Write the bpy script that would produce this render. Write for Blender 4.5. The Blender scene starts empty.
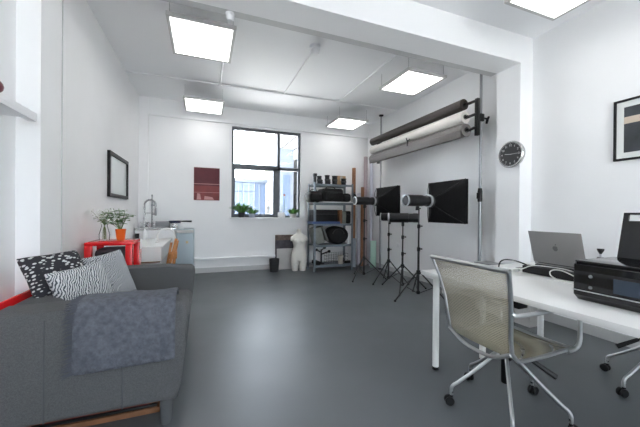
import bpy, bmesh, math, random
from mathutils import Vector, Matrix
random.seed(7)
S = bpy.context.scene
COL = S.collection
PI = math.pi

# ------------------------------------------------------------------ materials
def mat(name, c, rough=0.6, metal=0.0, nscale=0, namt=0.0, bump=0.0, bscale=60, emit=0, spec=0.5, coat=0):
    m = bpy.data.materials.new(name); m.use_nodes = True
    nt = m.node_tree; b = nt.nodes['Principled BSDF']
    b.inputs['Base Color'].default_value = (*c, 1); b.inputs['Roughness'].default_value = rough
    b.inputs['Metallic'].default_value = metal; b.inputs['Specular IOR Level'].default_value = spec
    if coat: b.inputs['Coat Weight'].default_value = coat; b.inputs['Coat Roughness'].default_value = 0.08
    tc = nt.nodes.new('ShaderNodeTexCoord')
    if namt:
        n = nt.nodes.new('ShaderNodeTexNoise'); n.inputs['Scale'].default_value = nscale; n.inputs['Detail'].default_value = 6
        nt.links.new(tc.outputs['Object'], n.inputs['Vector'])
        r = nt.nodes.new('ShaderNodeValToRGB')
        r.color_ramp.elements[0].position = 0.3; r.color_ramp.elements[1].position = 0.7
        r.color_ramp.elements[0].color = (*[max(0, v*(1-namt)) for v in c], 1)
        r.color_ramp.elements[1].color = (*[min(1, v*(1+namt)) for v in c], 1)
        nt.links.new(n.outputs['Fac'], r.inputs['Fac']); nt.links.new(r.outputs['Color'], b.inputs['Base Color'])
    if bump:
        n2 = nt.nodes.new('ShaderNodeTexNoise'); n2.inputs['Scale'].default_value = bscale; n2.inputs['Detail'].default_value = 4
        nt.links.new(tc.outputs['Object'], n2.inputs['Vector'])
        bp = nt.nodes.new('ShaderNodeBump'); bp.inputs['Strength'].default_value = bump; bp.inputs['Distance'].default_value = 0.01
        nt.links.new(n2.outputs['Fac'], bp.inputs['Height']); nt.links.new(bp.outputs['Normal'], b.inputs['Normal'])
    if emit:
        b.inputs['Emission Color'].default_value = (*c, 1); b.inputs['Emission Strength'].default_value = emit
    return m

M = {}
M['wall'] = mat('painted_wall', (.87, .873, .88), .55, nscale=3, namt=.012, bump=.04, bscale=30)
M['white'] = mat('white_paint', (.83, .835, .845), .45)
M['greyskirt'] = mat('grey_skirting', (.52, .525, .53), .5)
M['gloss_white'] = mat('white_lacquer', (.82, .82, .81), .28)
M['lightgrey'] = mat('light_grey_board', (.50, .49, .48), .6, nscale=6, namt=.06)
M['grey'] = mat('grey_steel_paint', (.24, .25, .26), .5)
M['dkframe'] = mat('anthracite_frame', (.075, .085, .10), .45)
M['black'] = mat('black_plastic', (.008, .008, .009), .42, spec=.3)
M['blackmetal'] = mat('black_metal', (.014, .014, .015), .35)
M['gloss_black'] = mat('gloss_black_plastic', (.006, .006, .008), .12)
M['blackcloth'] = mat('black_cloth', (.007, .007, .0075), .85, nscale=40, namt=.3, bump=.3, bscale=90, spec=.2)
M['bagcloth'] = mat('black_nylon', (.008, .008, .009), .7, nscale=18, namt=.4, bump=.5, bscale=30, spec=.25)
M['chrome'] = mat('satin_aluminium', (.56, .57, .58), .33, 1.0)
M['steel'] = mat('brushed_steel', (.55, .55, .55), .25, 1.0)
M['sofa'] = mat('grey_sofa_cloth', (.090, .092, .096), .9, nscale=220, namt=.22, bump=.25, bscale=260)
M['sofaline'] = mat('grey_seam_cloth', (.082, .086, .092), .9)
M['throw'] = mat('blue_grey_wool', (.092, .10, .122), .95, nscale=40, namt=.28, bump=.6, bscale=120)
M['fringe'] = mat('blue_grey_wool_fringe', (.07, .076, .095), .95)
M['red'] = mat('red_lacquer', (.70, .012, .016), .25)
M['orange'] = mat('orange_glaze', (.72, .13, .015), .35)
M['leaf'] = mat('green_leaf', (.08, .24, .04), .5, nscale=15, namt=.5)
M['leafpale'] = mat('pale_green_leaf', (.20, .32, .16), .5, nscale=15, namt=.4)
M['stem'] = mat('green_stem', (.18, .26, .10), .6)
M['petal'] = mat('white_petal', (.85, .86, .83), .6)
M['soil'] = mat('dark_soil', (.03, .022, .016), .95)
M['wood'] = mat('orange_wood', (.48, .20, .055), .45, nscale=9, namt=.3)
M['brown'] = mat('brown_board', (.20, .085, .035), .6, nscale=9, namt=.3)
M['cardboard'] = mat('cardboard', (.42, .27, .15), .8, nscale=12, namt=.1)
M['tube'] = mat('brown_card_tube', (.25, .11, .05), .6, nscale=10, namt=.12)
M['mauve'] = mat('mauve_paper', (.44, .36, .37), .7)
M['lilac'] = mat('lilac_white_paper', (.62, .62, .70), .6)
M['mint'] = mat('mint_plastic', (.42, .62, .52), .4)
M['bluegrey'] = mat('blue_grey_tube', (.32, .36, .42), .6)
M['fridge'] = mat('pale_blue_enamel', (.38, .46, .51), .35)
M['sticker'] = mat('ochre_sticker', (.62, .45, .22), .5)
M['navy'] = mat('navy_plastic', (.012, .02, .06), .4)
M['bluetray'] = mat('blue_tray_plastic', (.03, .07, .20), .4)
M['shelfsteel'] = mat('galvanised_steel', (.17, .20, .23), .42, .3, nscale=30, namt=.1)
M['plaster'] = mat('white_plaster', (.74, .72, .67), .55, nscale=8, namt=.04)
M['mottled'] = mat('mottled_brown_board', (.15, .105, .085), .6, nscale=22, namt=.5)
M['charcoal'] = mat('charcoal_plastic', (.04, .042, .044), .6)
M['rolldark'] = mat('dark_brown_paper', (.018, .012, .010), .7)
M['rollwhite'] = mat('white_backdrop_paper', (.66, .63, .60), .65)
M['rollgrey'] = mat('grey_backdrop_paper', (.15, .14, .137), .6)
M['laptop'] = mat('space_grey_aluminium', (.30, .295, .295), .42, .35)
M['laptoplogo'] = mat('dark_mirror_emblem', (.15, .15, .155), .3, .3)
M['screen'] = mat('printer_screen', (.045, .06, .085), .15)
M['silver'] = mat('silver_trim', (.6, .61, .62), .3, .8)
M['khaki'] = mat('grey_green_case', (.16, .17, .155), .6, nscale=12, namt=.2)
M['beige'] = mat('beige_plastic', (.45, .41, .35), .6)
M['whitecable'] = mat('white_cable', (.75, .75, .73), .5)
M['paleinset'] = mat('pale_mirror_glass', (.80, .85, .84), .15, .15)
M['matboard'] = mat('mount_board', (.80, .82, .80), .6)
M['photodark'] = mat('dark_photo_print', (.035, .042, .05), .3, nscale=6, namt=.4)
M['photoskin'] = mat('warm_photo_print', (.42, .25, .19), .3, nscale=5, namt=.15)
M['photobeige'] = mat('beige_photo_print', (.60, .50, .41), .3)
M['canvasred'] = mat('dark_red_canvas', (.105, .012, .020), .6, nscale=4, namt=.2)
M['canvasred2'] = mat('brick_red_canvas', (.19, .032, .034), .6, nscale=5, namt=.25)
M['canvaspink'] = mat('pale_pink_canvas', (.50, .27, .26), .6)
M['glassvase'] = None
M['extwall'] = mat('outside_blue_cladding', (.042, .064, .108), .6, nscale=.4, namt=.05)
M['extroof'] = mat('outside_pale_roof', (.085, .10, .125), .6)
M['extbrick'] = mat('outside_white_brick', (.085, .082, .077), .8)
M['extline'] = mat('outside_grey_ledge', (.03, .031, .034), .8)
M['extground'] = mat('outside_yard', (.60, .59, .57), .9, nscale=1, namt=.1)
M['extgreen'] = mat('outside_hedge', (.10, .13, .03), .9, nscale=3, namt=.3)
M['led'] = mat('lit_diffuser', (1, .985, .96), .5, emit=3.6)
M['clockface'] = mat('black_clock_face', (.02, .021, .023), .4)
M['clockmark'] = mat('pale_clock_print', (.62, .62, .62), .5)

def floor_mat():
    m = mat('grey_epoxy_floor', (.100, .112, .121), .3, nscale=1.6, namt=.07, spec=.36)
    nt = m.node_tree; b = nt.nodes['Principled BSDF']
    tc = nt.nodes.new('ShaderNodeTexCoord'); n = nt.nodes.new('ShaderNodeTexNoise')
    n.inputs['Scale'].default_value = 2.2; n.inputs['Detail'].default_value = 5
    nt.links.new(tc.outputs['Object'], n.inputs['Vector'])
    mr = nt.nodes.new('ShaderNodeMapRange'); mr.inputs['To Min'].default_value = .30; mr.inputs['To Max'].default_value = .44
    nt.links.new(n.outputs['Fac'], mr.inputs['Value']); nt.links.new(mr.outputs['Result'], b.inputs['Roughness'])
    bp = nt.nodes.new('ShaderNodeBump'); bp.inputs['Strength'].default_value = .05; bp.inputs['Distance'].default_value = .02
    nt.links.new(n.outputs['Fac'], bp.inputs['Height']); nt.links.new(bp.outputs['Normal'], b.inputs['Normal'])
    return m
M['floor'] = floor_mat()

def ceil_mat():
    m = mat('board_marked_ceiling', (.86, .867, .88), .6)
    nt = m.node_tree; b = nt.nodes['Principled BSDF']
    tc = nt.nodes.new('ShaderNodeTexCoord'); w = nt.nodes.new('ShaderNodeTexWave')
    w.bands_direction = 'Y'; w.inputs['Scale'].default_value = 1.6; w.inputs['Distortion'].default_value = .6
    w.inputs['Detail'].default_value = 2; w.wave_profile = 'SAW'
    nt.links.new(tc.outputs['Object'], w.inputs['Vector'])
    bp = nt.nodes.new('ShaderNodeBump'); bp.inputs['Strength'].default_value = .3; bp.inputs['Distance'].default_value = .02
    nt.links.new(w.outputs['Fac'], bp.inputs['Height']); nt.links.new(bp.outputs['Normal'], b.inputs['Normal'])
    return m
M['ceil'] = ceil_mat()

def zebra_mat(name, scale, dist, thr, ca, cb, rot=0):
    m = mat(name, ca, .9); nt = m.node_tree; b = nt.nodes['Principled BSDF']
    tc = nt.nodes.new('ShaderNodeTexCoord'); mp = nt.nodes.new('ShaderNodeMapping'); mp.inputs['Rotation'].default_value = (0, 0, rot)
    w = nt.nodes.new('ShaderNodeTexWave'); w.inputs['Scale'].default_value = scale; w.inputs['Distortion'].default_value = dist
    w.inputs['Detail'].default_value = 2.5; w.inputs['Detail Scale'].default_value = 1.0
    nt.links.new(tc.outputs['Object'], mp.inputs['Vector']); nt.links.new(mp.outputs['Vector'], w.inputs['Vector'])
    r = nt.nodes.new('ShaderNodeValToRGB'); r.color_ramp.interpolation = 'EASE'
    r.color_ramp.elements[0].position = thr-.08; r.color_ramp.elements[1].position = thr+.08
    r.color_ramp.elements[0].color = (*ca, 1); r.color_ramp.elements[1].color = (*cb, 1)
    nt.links.new(w.outputs['Fac'], r.inputs['Fac']); nt.links.new(r.outputs['Color'], b.inputs['Base Color'])
    return m
M['zebra'] = zebra_mat('zebra_stripe_cloth', 27, 9, .42, (.06, .07, .085), (.55, .57, .58), .35)
M['zebra2'] = zebra_mat('zebra_stripe_cloth_steep', 28, 11, .42, (.06, .07, .085), (.52, .54, .56), 1.0)

def fleck_mat():
    m = mat('black_white_fleck_cloth', (.02, .02, .025), .9); nt = m.node_tree; b = nt.nodes['Principled BSDF']
    tc = nt.nodes.new('ShaderNodeTexCoord'); mp = nt.nodes.new('ShaderNodeMapping'); mp.inputs['Scale'].default_value = (1, 1.9, 1)
    n = nt.nodes.new('ShaderNodeTexVoronoi'); n.inputs['Scale'].default_value = 34; n.feature = 'F1'
    nt.links.new(tc.outputs['Object'], mp.inputs['Vector']); nt.links.new(mp.outputs['Vector'], n.inputs['Vector'])
    r = nt.nodes.new('ShaderNodeValToRGB'); r.color_ramp.elements[0].position = .30; r.color_ramp.elements[1].position = .40
    r.color_ramp.elements[0].color = (.60, .61, .60, 1); r.color_ramp.elements[1].color = (.022, .022, .028, 1)
    nt.links.new(n.outputs['Distance'], r.inputs['Fac']); nt.links.new(r.outputs['Color'], b.inputs['Base Color'])
    return m
M['fleck'] = fleck_mat()

def glass_mat(name, tint=(1, 1, 1), ior=1.3):
    m = bpy.data.materials.new(name); m.use_nodes = True; nt = m.node_tree; nt.nodes.clear()
    o = nt.nodes.new('ShaderNodeOutputMaterial'); mx = nt.nodes.new('ShaderNodeMixShader')
    t = nt.nodes.new('ShaderNodeBsdfTransparent'); t.inputs['Color'].default_value = (*tint, 1)
    g = nt.nodes.new('ShaderNodeBsdfGlossy'); g.inputs['Roughness'].default_value = .03
    f = nt.nodes.new('ShaderNodeFresnel'); f.inputs['IOR'].default_value = ior
    nt.links.new(f.outputs[0], mx.inputs[0]); nt.links.new(t.outputs[0], mx.inputs[1]); nt.links.new(g.outputs[0], mx.inputs[2])
    nt.links.new(mx.outputs[0], o.inputs['Surface']); return m
M['glass'] = glass_mat('clear_window_glass', (.97, .985, 1))
M['glassvase'] = glass_mat('clear_vase_glass', (.99, .995, .993), 1.12)

def net_mat():
    m = mat('beige_woven_net', (.47, .43, .32), .7); nt = m.node_tree; b = nt.nodes['Principled BSDF']
    o = nt.nodes['Material Output']
    tc = nt.nodes.new('ShaderNodeTexCoord')
    w = nt.nodes.new('ShaderNodeTexWave'); w.bands_direction = 'Z'; w.inputs['Scale'].default_value = 34; w.inputs['Distortion'].default_value = 0.4
    nt.links.new(tc.outputs['Object'], w.inputs['Vector'])
    mr = nt.nodes.new('ShaderNodeMapRange'); mr.inputs['To Min'].default_value = .42; mr.inputs['To Max'].default_value = .88
    nt.links.new(w.outputs['Fac'], mr.inputs['Value'])
    t = nt.nodes.new('ShaderNodeBsdfTransparent'); mx = nt.nodes.new('ShaderNodeMixShader')
    nt.links.new(mr.outputs['Result'], mx.inputs[0]); nt.links.new(t.outputs[0], mx.inputs[1]); nt.links.new(b.outputs[0], mx.inputs[2])
    nt.links.new(mx.outputs[0], o.inputs['Surface']); return m
M['net'] = net_mat()

# ------------------------------------------------------------------ mesh builder
class MB:
    def __init__(s): s.b = bmesh.new()
    def _add(s, vs, fs):
        v = [s.b.verts.new(p) for p in vs]
        for f in fs:
            try: s.b.faces.new([v[i] for i in f])
            except ValueError: pass
        return v
    def box(s, x0, x1, y0, y1, z0, z1, mx=None, bev=0, seg=2):
        vs = [Vector((x, y, z)) for x in (x0, x1) for y in (y0, y1) for z in (z0, z1)]
        if mx is not None: vs = [mx @ v for v in vs]
        v = s._add(vs, [(0, 1, 3, 2), (4, 6, 7, 5), (0, 4, 5, 1), (2, 3, 7, 6), (0, 2, 6, 4), (1, 5, 7, 3)])
        if bev:
            es = {e for a in v for e in a.link_edges}
            bmesh.ops.bevel(s.b, geom=list(es), offset=bev, segments=seg, profile=.5, affect='EDGES')
        return s
    def ring_loft(s, rings, cap=True, closed=True):
        R = [[s.b.verts.new(p) for p in r] for r in rings]; n = len(R[0])
        for a, b in zip(R, R[1:]):
            for i in range(n if closed else n-1):
                j = (i+1) % n
                try: s.b.faces.new((a[i], a[j], b[j], b[i]))
                except ValueError: pass
        if cap and closed:
            for r in (R[0][::-1], R[-1]):
                try: s.b.faces.new(r)
                except ValueError: pass
        return s
    def tube(s, pts, r, n=10, cap=True):
        pts = [Vector(p) for p in pts]; rs = r if isinstance(r, (list, tuple)) else [r]*len(pts)
        rings = []; up = None
        for i, p in enumerate(pts):
            d = (pts[min(i+1, len(pts)-1)] - pts[max(i-1, 0)])
            if d.length < 1e-9: d = Vector((0, 0, 1))
            d.normalize()
            if up is None:
                up = Vector((0, 0, 1)) if abs(d.z) < .9 else Vector((1, 0, 0))
            a = d.cross(up); 
            if a.length < 1e-6: a = d.cross(Vector((0, 1, 0)))
            a.normalize(); c = a.cross(d).normalized(); up = c
            rings.append([p + a*math.cos(2*PI*k/n)*rs[i] + c*math.sin(2*PI*k/n)*rs[i] for k in range(n)])
        return s.ring_loft(rings, cap)
    def lathe(s, prof, c=(0, 0, 0), n=24, axis=None, sx=1, sy=1, cap=True):
        if not cap: prof = list(prof)+[prof[0]]
        rot = Vector((0, 0, 1)).rotation_difference(Vector(axis)).to_matrix() if axis is not None else Matrix.Identity(3)
        c = Vector(c); rings = []
        for r, z in prof:
            r = max(r, 1e-4)
            rings.append([c + rot @ Vector((r*sx*math.cos(2*PI*k/n), r*sy*math.sin(2*PI*k/n), z)) for k in range(n)])
        return s.ring_loft(rings, cap)
    def prism(s, poly, axis, a, b, bev=0):
        # poly: list of 2-D points; axis: extrusion axis
        def mk(p, t):
            return {'y': Vector((p[0], t, p[1])), 'x': Vector((t, p[0], p[1])), 'z': Vector((p[0], p[1], t))}[axis]
        n0 = len(s.b.verts)
        A = [s.b.verts.new(mk(p, a)) for p in poly]; B = [s.b.verts.new(mk(p, b)) for p in poly]; n = len(poly)
        f = [s.b.faces.new(A), s.b.faces.new(B[::-1])]
        for i in range(n): f.append(s.b.faces.new((A[i], B[i], B[(i+1) % n], A[(i+1) % n])))
        if bev:
            es = set(f[0].edges) | set(f[1].edges)
            bmesh.ops.bevel(s.b, geom=list(es), offset=bev, segments=3, profile=.5, affect='EDGES')
        return s
    def sphere(s, c, rx, ry=None, rz=None, u=14, v=8):
        ry = ry or rx; rz = rz or rx
        prof = [(math.sin(PI*i/v), -math.cos(PI*i/v)) for i in range(v+1)]
        c = Vector(c)
        rings = [[c + Vector((max(r, 1e-3)*rx*math.cos(2*PI*k/u), max(r, 1e-3)*ry*math.sin(2*PI*k/u), z*rz)) for k in range(u)] for r, z in prof]
        return s.ring_loft(rings)
    def sheet(s, grid, th=0):
        V = [[s.b.verts.new(p) for p in row] for row in grid]
        for a, b in zip(V, V[1:]):
            for i in range(len(a)-1): s.b.faces.new((a[i], a[i+1], b[i+1], b[i]))
        return s
    def leaf(s, base, d, L, w, droop=.3):
        base = Vector(base); d = Vector(d).normalized(); side = d.cross(Vector((0, 0, 1)))
        if side.length < .05: side = Vector((1, 0, 0))
        side.normalize(); up = side.cross(d)
        pts = []
        for t, k in ((0, .12), (.3, .85), (.6, 1), (.85, .55), (1, .05)):
            p = base + d*L*t - Vector((0, 0, droop*L*t*t)); pts.append((p - side*w*k/2, p - up*w*.12*k, p + side*w*k/2))
        V = [[s.b.verts.new(q) for q in r] for r in pts]
        for a, b in zip(V, V[1:]):
            s.b.faces.new((a[0], a[1], b[1], b[0])); s.b.faces.new((a[1], a[2], b[2], b[1]))
        return s
    def build(s, name, m, parent=None, smooth=True, org=None):
        bmesh.ops.recalc_face_normals(s.b, faces=s.b.faces)
        if org is not None: bmesh.ops.translate(s.b, verts=s.b.verts, vec=-Vector(org))
        me = bpy.data.meshes.new(name); s.b.to_mesh(me); s.b.free()
        if smooth:
            me.shade_smooth()
            try: me.set_sharp_from_angle(angle=math.radians(38))
            except Exception: pass
        me.materials.append(M[m] if isinstance(m, str) else m)
        o = bpy.data.objects.new(name, me); COL.objects.link(o)
        if org is not None: o.location = org
        if parent is not None:
            o.parent = parent
            if org is not None: o.location = Vector(org)
        return o

def tag(o, label, cat, group=None, kind=None):
    o['label'] = label; o['category'] = cat
    if group: o['group'] = group
    if kind: o['kind'] = kind
    return o
def thing(name, label, cat, loc=(0, 0, 0), rz=0, group=None):
    o = bpy.data.objects.new(name, None); COL.objects.link(o); o.empty_display_size = .1
    o.location = loc; o.rotation_euler = (0, 0, rz); return tag(o, label, cat, group)
def struct(o): o['kind'] = 'structure'; return o
def copy_tree(o, parent=None):
    c = o.copy(); COL.objects.link(c); c.parent = parent
    for ch in list(o.children): copy_tree(ch, c)
    return c
def plabel(o, l): o['label'] = l; return o
def arc(c, r, a0, a1, n=8, plane='xz'):
    out = []
    for i in range(n+1):
        a = a0 + (a1-a0)*i/n; u, v = r*math.cos(a), r*math.sin(a)
        out.append({'xz': (c[0]+u, c[1], c[2]+v), 'xy': (c[0]+u, c[1]+v, c[2]), 'yz': (c[0], c[1]+u, c[2]+v)}[plane])
    return out
def smooth_path(pts, k=6):
    P = [Vector(p) for p in pts]; P = [P[0]*2-P[1]] + P + [P[-1]*2-P[-2]]; out = []
    for i in range(1, len(P)-2):
        for j in range(k):
            t = j/k; a, b, c, d = P[i-1], P[i], P[i+1], P[i+2]
            out.append(.5*((2*b) + (c-a)*t + (2*a-5*b+4*c-d)*t*t + (3*b-a-3*c+d)*t**3))
    out.append(P[-2]); return out

# ------------------------------------------------------------------ setting
XL, XR, YB, YF, ZC = -1.09, 3.57, 6.23, -3.2, 3.23
PX0, PX1, PY0, PY1, ZS = -.968, 3.37, 2.42, 2.72, 2.915     # piers and beam
WX0, WX1, WZ0, WZ1 = .505, 1.935, 1.065, 2.885             # window opening
struct(MB().box(XL-.2, XR+.2, YF-.2, YB+.17, -.1, 0).build('floor', 'floor', smooth=False))
struct(MB().box(XL-.2, XR+.2, YF-.2, YB+.17, ZC, ZC+.15).build('ceiling', 'ceil', smooth=False))
struct(MB().box(XL-.2, XL, YF-.2, YB+.17, 0, ZC).build('wall_left', 'wall', smooth=False))
struct(MB().box(XR, XR+.2, YF-.2, YB+.17, 0, ZC).build('wall_right', 'wall', smooth=False))
struct(MB().box(XL, WX0, YB, YB+.17, 0, ZC).box(WX1, XR, YB, YB+.17, 0, ZC).box(WX0, WX1, YB, YB+.17, 0, WZ0)
       .box(WX0, WX1, YB, YB+.17, WZ1, ZC).build('wall_back', 'wall', smooth=False))
# wall behind the camera, with a wide unseen window added for fill daylight
FX0, FX1, FZ0, FZ1 = -.1, 2.5, .25, 2.75
struct(MB().box(XL, FX0, YF-.17, YF, 0, ZC).box(FX1, XR, YF-.17, YF, 0, ZC).box(FX0, FX1, YF-.17, YF, 0, FZ0)
       .box(FX0, FX1, YF-.17, YF, FZ1, ZC).build('wall_front', 'wall', smooth=False))
def window(name, x0, x1, z0, z1, y, bars, fw=.045, d=.06):
    w = MB().box(x0, x0+fw, y, y+d, z0, z1).box(x1-fw, x1, y, y+d, z0, z1).box(x0+fw, x1-fw, y, y+d, z0, z0+fw).box(x0+fw, x1-fw, y, y+d, z1-fw-.01, z1)
    for b in bars: w.box(*b[:2], y+.002, y+d-.002, *b[2:])
    o = struct(w.build(name, 'dkframe', smooth=False))
    g = MB().box(x0+.02, x1-.02, y+.028, y+.032, z0+.02, z1-.02).build('window_pane', 'glass', o, smooth=False)
    return o
window('window_1', WX0, WX1, WZ0, WZ1, 6.29,
       [(1.435, 1.495, WZ0, WZ1), (WX0, 1.4945, 2.04, 2.15), (1.49, WX1, 2.06, 2.13), (1.355, 1.44, WZ0, 2.1), (.55, .575, WZ0, 2.1), (.55, 1.4, WZ0, 1.135)])
window('fill_window', FX0, FX1, FZ0, FZ1, YF-.12, [(.64, .70, FZ0, FZ1), (1.80, 1.86, FZ0, FZ1), (FX0, FX1, 2.2, 2.26)])  # second one is unseen, put in to brighten the room
struct(MB().box(WX0-.03, WX1+.03, 6.10, 6.2905, 1.043, 1.067, bev=.004).build('trim_1', 'white')); bpy.data.objects['trim_1']['label'] = 'white window sill'
# beam and piers
struct(MB().box(PX0, PX1, PY0, PY1, ZS, ZC).build('trim_2', 'wall', smooth=False))
struct(MB().box(XL, PX0, PY0, PY1, 0, ZC).build('trim_3', 'wall', smooth=False))
struct(MB().box(PX1, XR, PY0, PY1, 0, ZC).build('trim_4', 'wall', smooth=False))
struct(MB().box(PX0, PX1+.0, PY1, PY1+.085, ZS, ZS+.03).build('shadow_strip', 'greyskirt', smooth=False))  # grey strip standing in for the dark shadow line behind the beam
struct(MB().box(XL, XR, 6.185, YB, 2.915, ZC).build('trim_6', 'wall', smooth=False))
struct(MB().box(XL, -.945, 6.175, YB, 0, ZC-.001).build('trim_7', 'wall', smooth=False))
struct(MB().box(XL+.12, XR-.02, 6.215, YB, 0, .095).build('baseboard_back', 'greyskirt', smooth=False))
struct(MB().box(XR-.015, XR, PY1, YB, 0, .085).build('baseboard_right', 'greyskirt', smooth=False))
struct(MB().box(XR-.015, XR, YF, PY0, 0, .10).build('baseboard_near', 'greyskirt', smooth=False))
struct(MB().box(XL, XL+.015, PY1, 6.17, 0, .085).build('baseboard_left', 'greyskirt', smooth=False))
bpy.data.objects['baseboard_near'].name = 'baseboard_right_near'
tag(MB().tube([(PX0+.004, PY1-.004, 0.02), (PX0+.004, PY1-.004, ZC-.002)], .004, 6).build('wall_cable', 'greyskirt'), 'thin grey cable running down the far edge of the left pier', 'cable')
# pipe trunking along the back wall
tag(MB().box(-.92, 1.87, 6.135, 6.229, .262, .292, bev=.006).build('pipe_trunking', 'white'), 'white pipe boxing running low along the back wall', 'pipe')

# ------------------------------------------------------------------ ceiling lights
def panel(x0, x1, y0, y1, label, z=3.0):
    t = thing('ceiling_light', label, 'ceiling light', ((x0+x1)/2, (y0+y1)/2, z), 0, 'hanging led panels')
    a, b = (x1-x0)/2, (y1-y0)/2; w = .03; h = .035
    MB().box(-a, a, -b, -b+w, 0, h).box(-a, a, b-w, b, 0, h).box(-a, -a+w, -b+w, b-w, 0, h).box(a-w, a, -b+w, b-w, 0, h).box(-a+w, a-w, -b+w, b-w, h-.006, h).build('frame', 'silverwhite', t, smooth=False)
    MB().box(-a+w, a-w, -b+w, b-w, .003, .012).build('diffuser', 'led', t, smooth=False)
    top = ZC-z
    for sx in (-1, 1):
        for sy in (-1, 1):
            MB().tube([(sx*(a-.03), sy*(b-.03), h), (sx*(a-.03), sy*(b-.03), top)], .0022, 6).build('hanging_wire', 'grey', t)
    MB().tube(smooth_path([(a-.08, b-.06, h), (a-.05, b-.1, .12), (a-.12, b-.03, .17), (a-.1, b-.08, top)]), .003, 6).build('power_cable', 'grey', t)
    return t
M['silverwhite'] = mat('pale_aluminium_frame', (.55, .55, .54), .45)
panel(-.345, .29, 3.13, 3.88, 'square lit ceiling panel on wires, nearest the left wall and beam')
panel(-.33, .31, 5.30, 6.0, 'lit ceiling panel on wires in the far left corner above the red picture')
panel(2.40, 3.05, 5.30, 5.98, 'lit ceiling panel on wires in the far right corner above the shelving unit')
panel(2.40, 3.025, 3.19, 3.88, 'lit ceiling panel on wires beside the near end of the backdrop rolls')
panel(2.41, 3.05, 1.18, 1.885, 'lit ceiling panel in front of the beam, cut by the top edge of the photo')
panel(-.345, .29, 1.0, 1.7, 'added lit ceiling panel above the sofa, out of the photo')  # this and the next two: unseen panels, added as fill light
panel(-.345, .29, -1.6, -.9, 'added lit ceiling panel behind the camera on the left, out of the photo')
panel(2.41, 3.05, -1.6, -.9, 'added lit ceiling panel behind the camera on the right, out of the photo')

# ceiling conduits, boxes, smoke alarms
def conduit(p, q, label, r=.014):
    return tag(MB().tube([p, q], r, 8).build('ceiling_conduit', 'white'), label, 'conduit', 'ceiling conduits')
zc = ZC-.015
conduit((XL+.005, 5.14, zc), (XR-.005, 5.05, zc), 'long white conduit crossing the alcove ceiling from wall to wall')
conduit((.225, 3.2, zc), (.225, 5.10, zc), 'white conduit along the ceiling above the two left lit panels')
conduit((1.27, 3.56, zc), (1.275, 5.09, zc), 'short white ceiling conduit running to the round smoke alarm')
conduit((2.30, 2.81, zc), (2.285, 5.05, zc), 'white conduit along the ceiling left of the right lit panels')
def jbox(x, y, label):
    t = MB().lathe([(.001, 0), (.036, 0), (.038, .028), (.03, .036), (.001, .036)], (x, y, ZC-.036), 20).box(x-.05, x+.05, y-.012, y+.012, ZC-.028, ZC)
    return tag(t.build('junction_box', 'white'), label, 'junction box', 'ceiling junction boxes')
jbox(.225, 5.125, 'round white junction box on the ceiling above the far left panel')
jbox(2.285, 5.08, 'round white junction box where two conduits meet, above the far right panel')
t = thing('smoke_alarm', 'round white smoke alarm on the ceiling in mid alcove, at the end of a conduit', 'smoke alarm', (1.262, 3.52, ZC))
MB().lathe([(.001, -.10), (.04, -.10), (.054, -.08), (.057, -.06), (.038, -.055), (.038, -.045), (.066, -.038), (.068, 0), (.001, 0)]).build('body', 'white', t)
t = thing('smoke_alarm', 'white sensor hanging under the far edge of the beam, above the near left panel', 'smoke alarm', (.20, 2.765, ZS))
MB().lathe([(.001, -.065), (.022, -.065), (.032, -.05), (.033, -.02), (.038, -.018), (.038, 0), (.001, 0)]).build('body', 'white', t)

# ------------------------------------------------------------------ outside
tag(MB().box(-40, 40, -40, 60, -.6, -.5).build('yard', 'extground', smooth=False), 'pale yard outside the window', 'ground', kind='structure')
t = thing('warehouse', 'pale blue clad warehouse seen through the lower left window pane', 'building', (3, 24, -.5))
MB().box(-9, 1.55, 0, 8, 0, 4.0).build('wall', 'extwall', t, smooth=False)
r = MB()
for i in range(26): r.box(-9+i*.4, -8.9+i*.4, -.06, 0, .1, 3.9)
r.build('cladding_rib', 'extroof', t, smooth=False)
MB().prism([(-9.2, 4.0), (1.7, 4.0), (1.7, 4.25), (-9.2, 4.25)], 'y', -.2, 8.2).build('roof', 'extroof', t, smooth=False)
t = thing('stair_tower', 'pale grey tower beside the blue warehouse outside the window', 'building', (5.15, 20, -.5))
MB().box(-.45, .55, 0, 3, 0, 6.0).build('wall', 'extroof', t, smooth=False)
f = MB().box(-.2, .3, -.05, 0, .8, 4.2).build('window', 'extwall', t, smooth=False)
t = thing('brick_building', 'white building with slanting ledges outside the right window pane', 'building', (6.2, 14, -.5))
MB().box(0, 6, -7, 20, 0, 9).build('wall', 'extbrick', t, smooth=False)
for k in range(8): MB().box(-.06, 0, -7, 20, 1.2+k*.85, 1.30+k*.85).build('ledge', 'extline', t, smooth=False)
tag(MB().sphere((3.2, 19, -.05), 1.6, .5, .75).build('hedge', 'extgreen'), 'yellow-green hedge in the yard outside the window', 'hedge')

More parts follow.
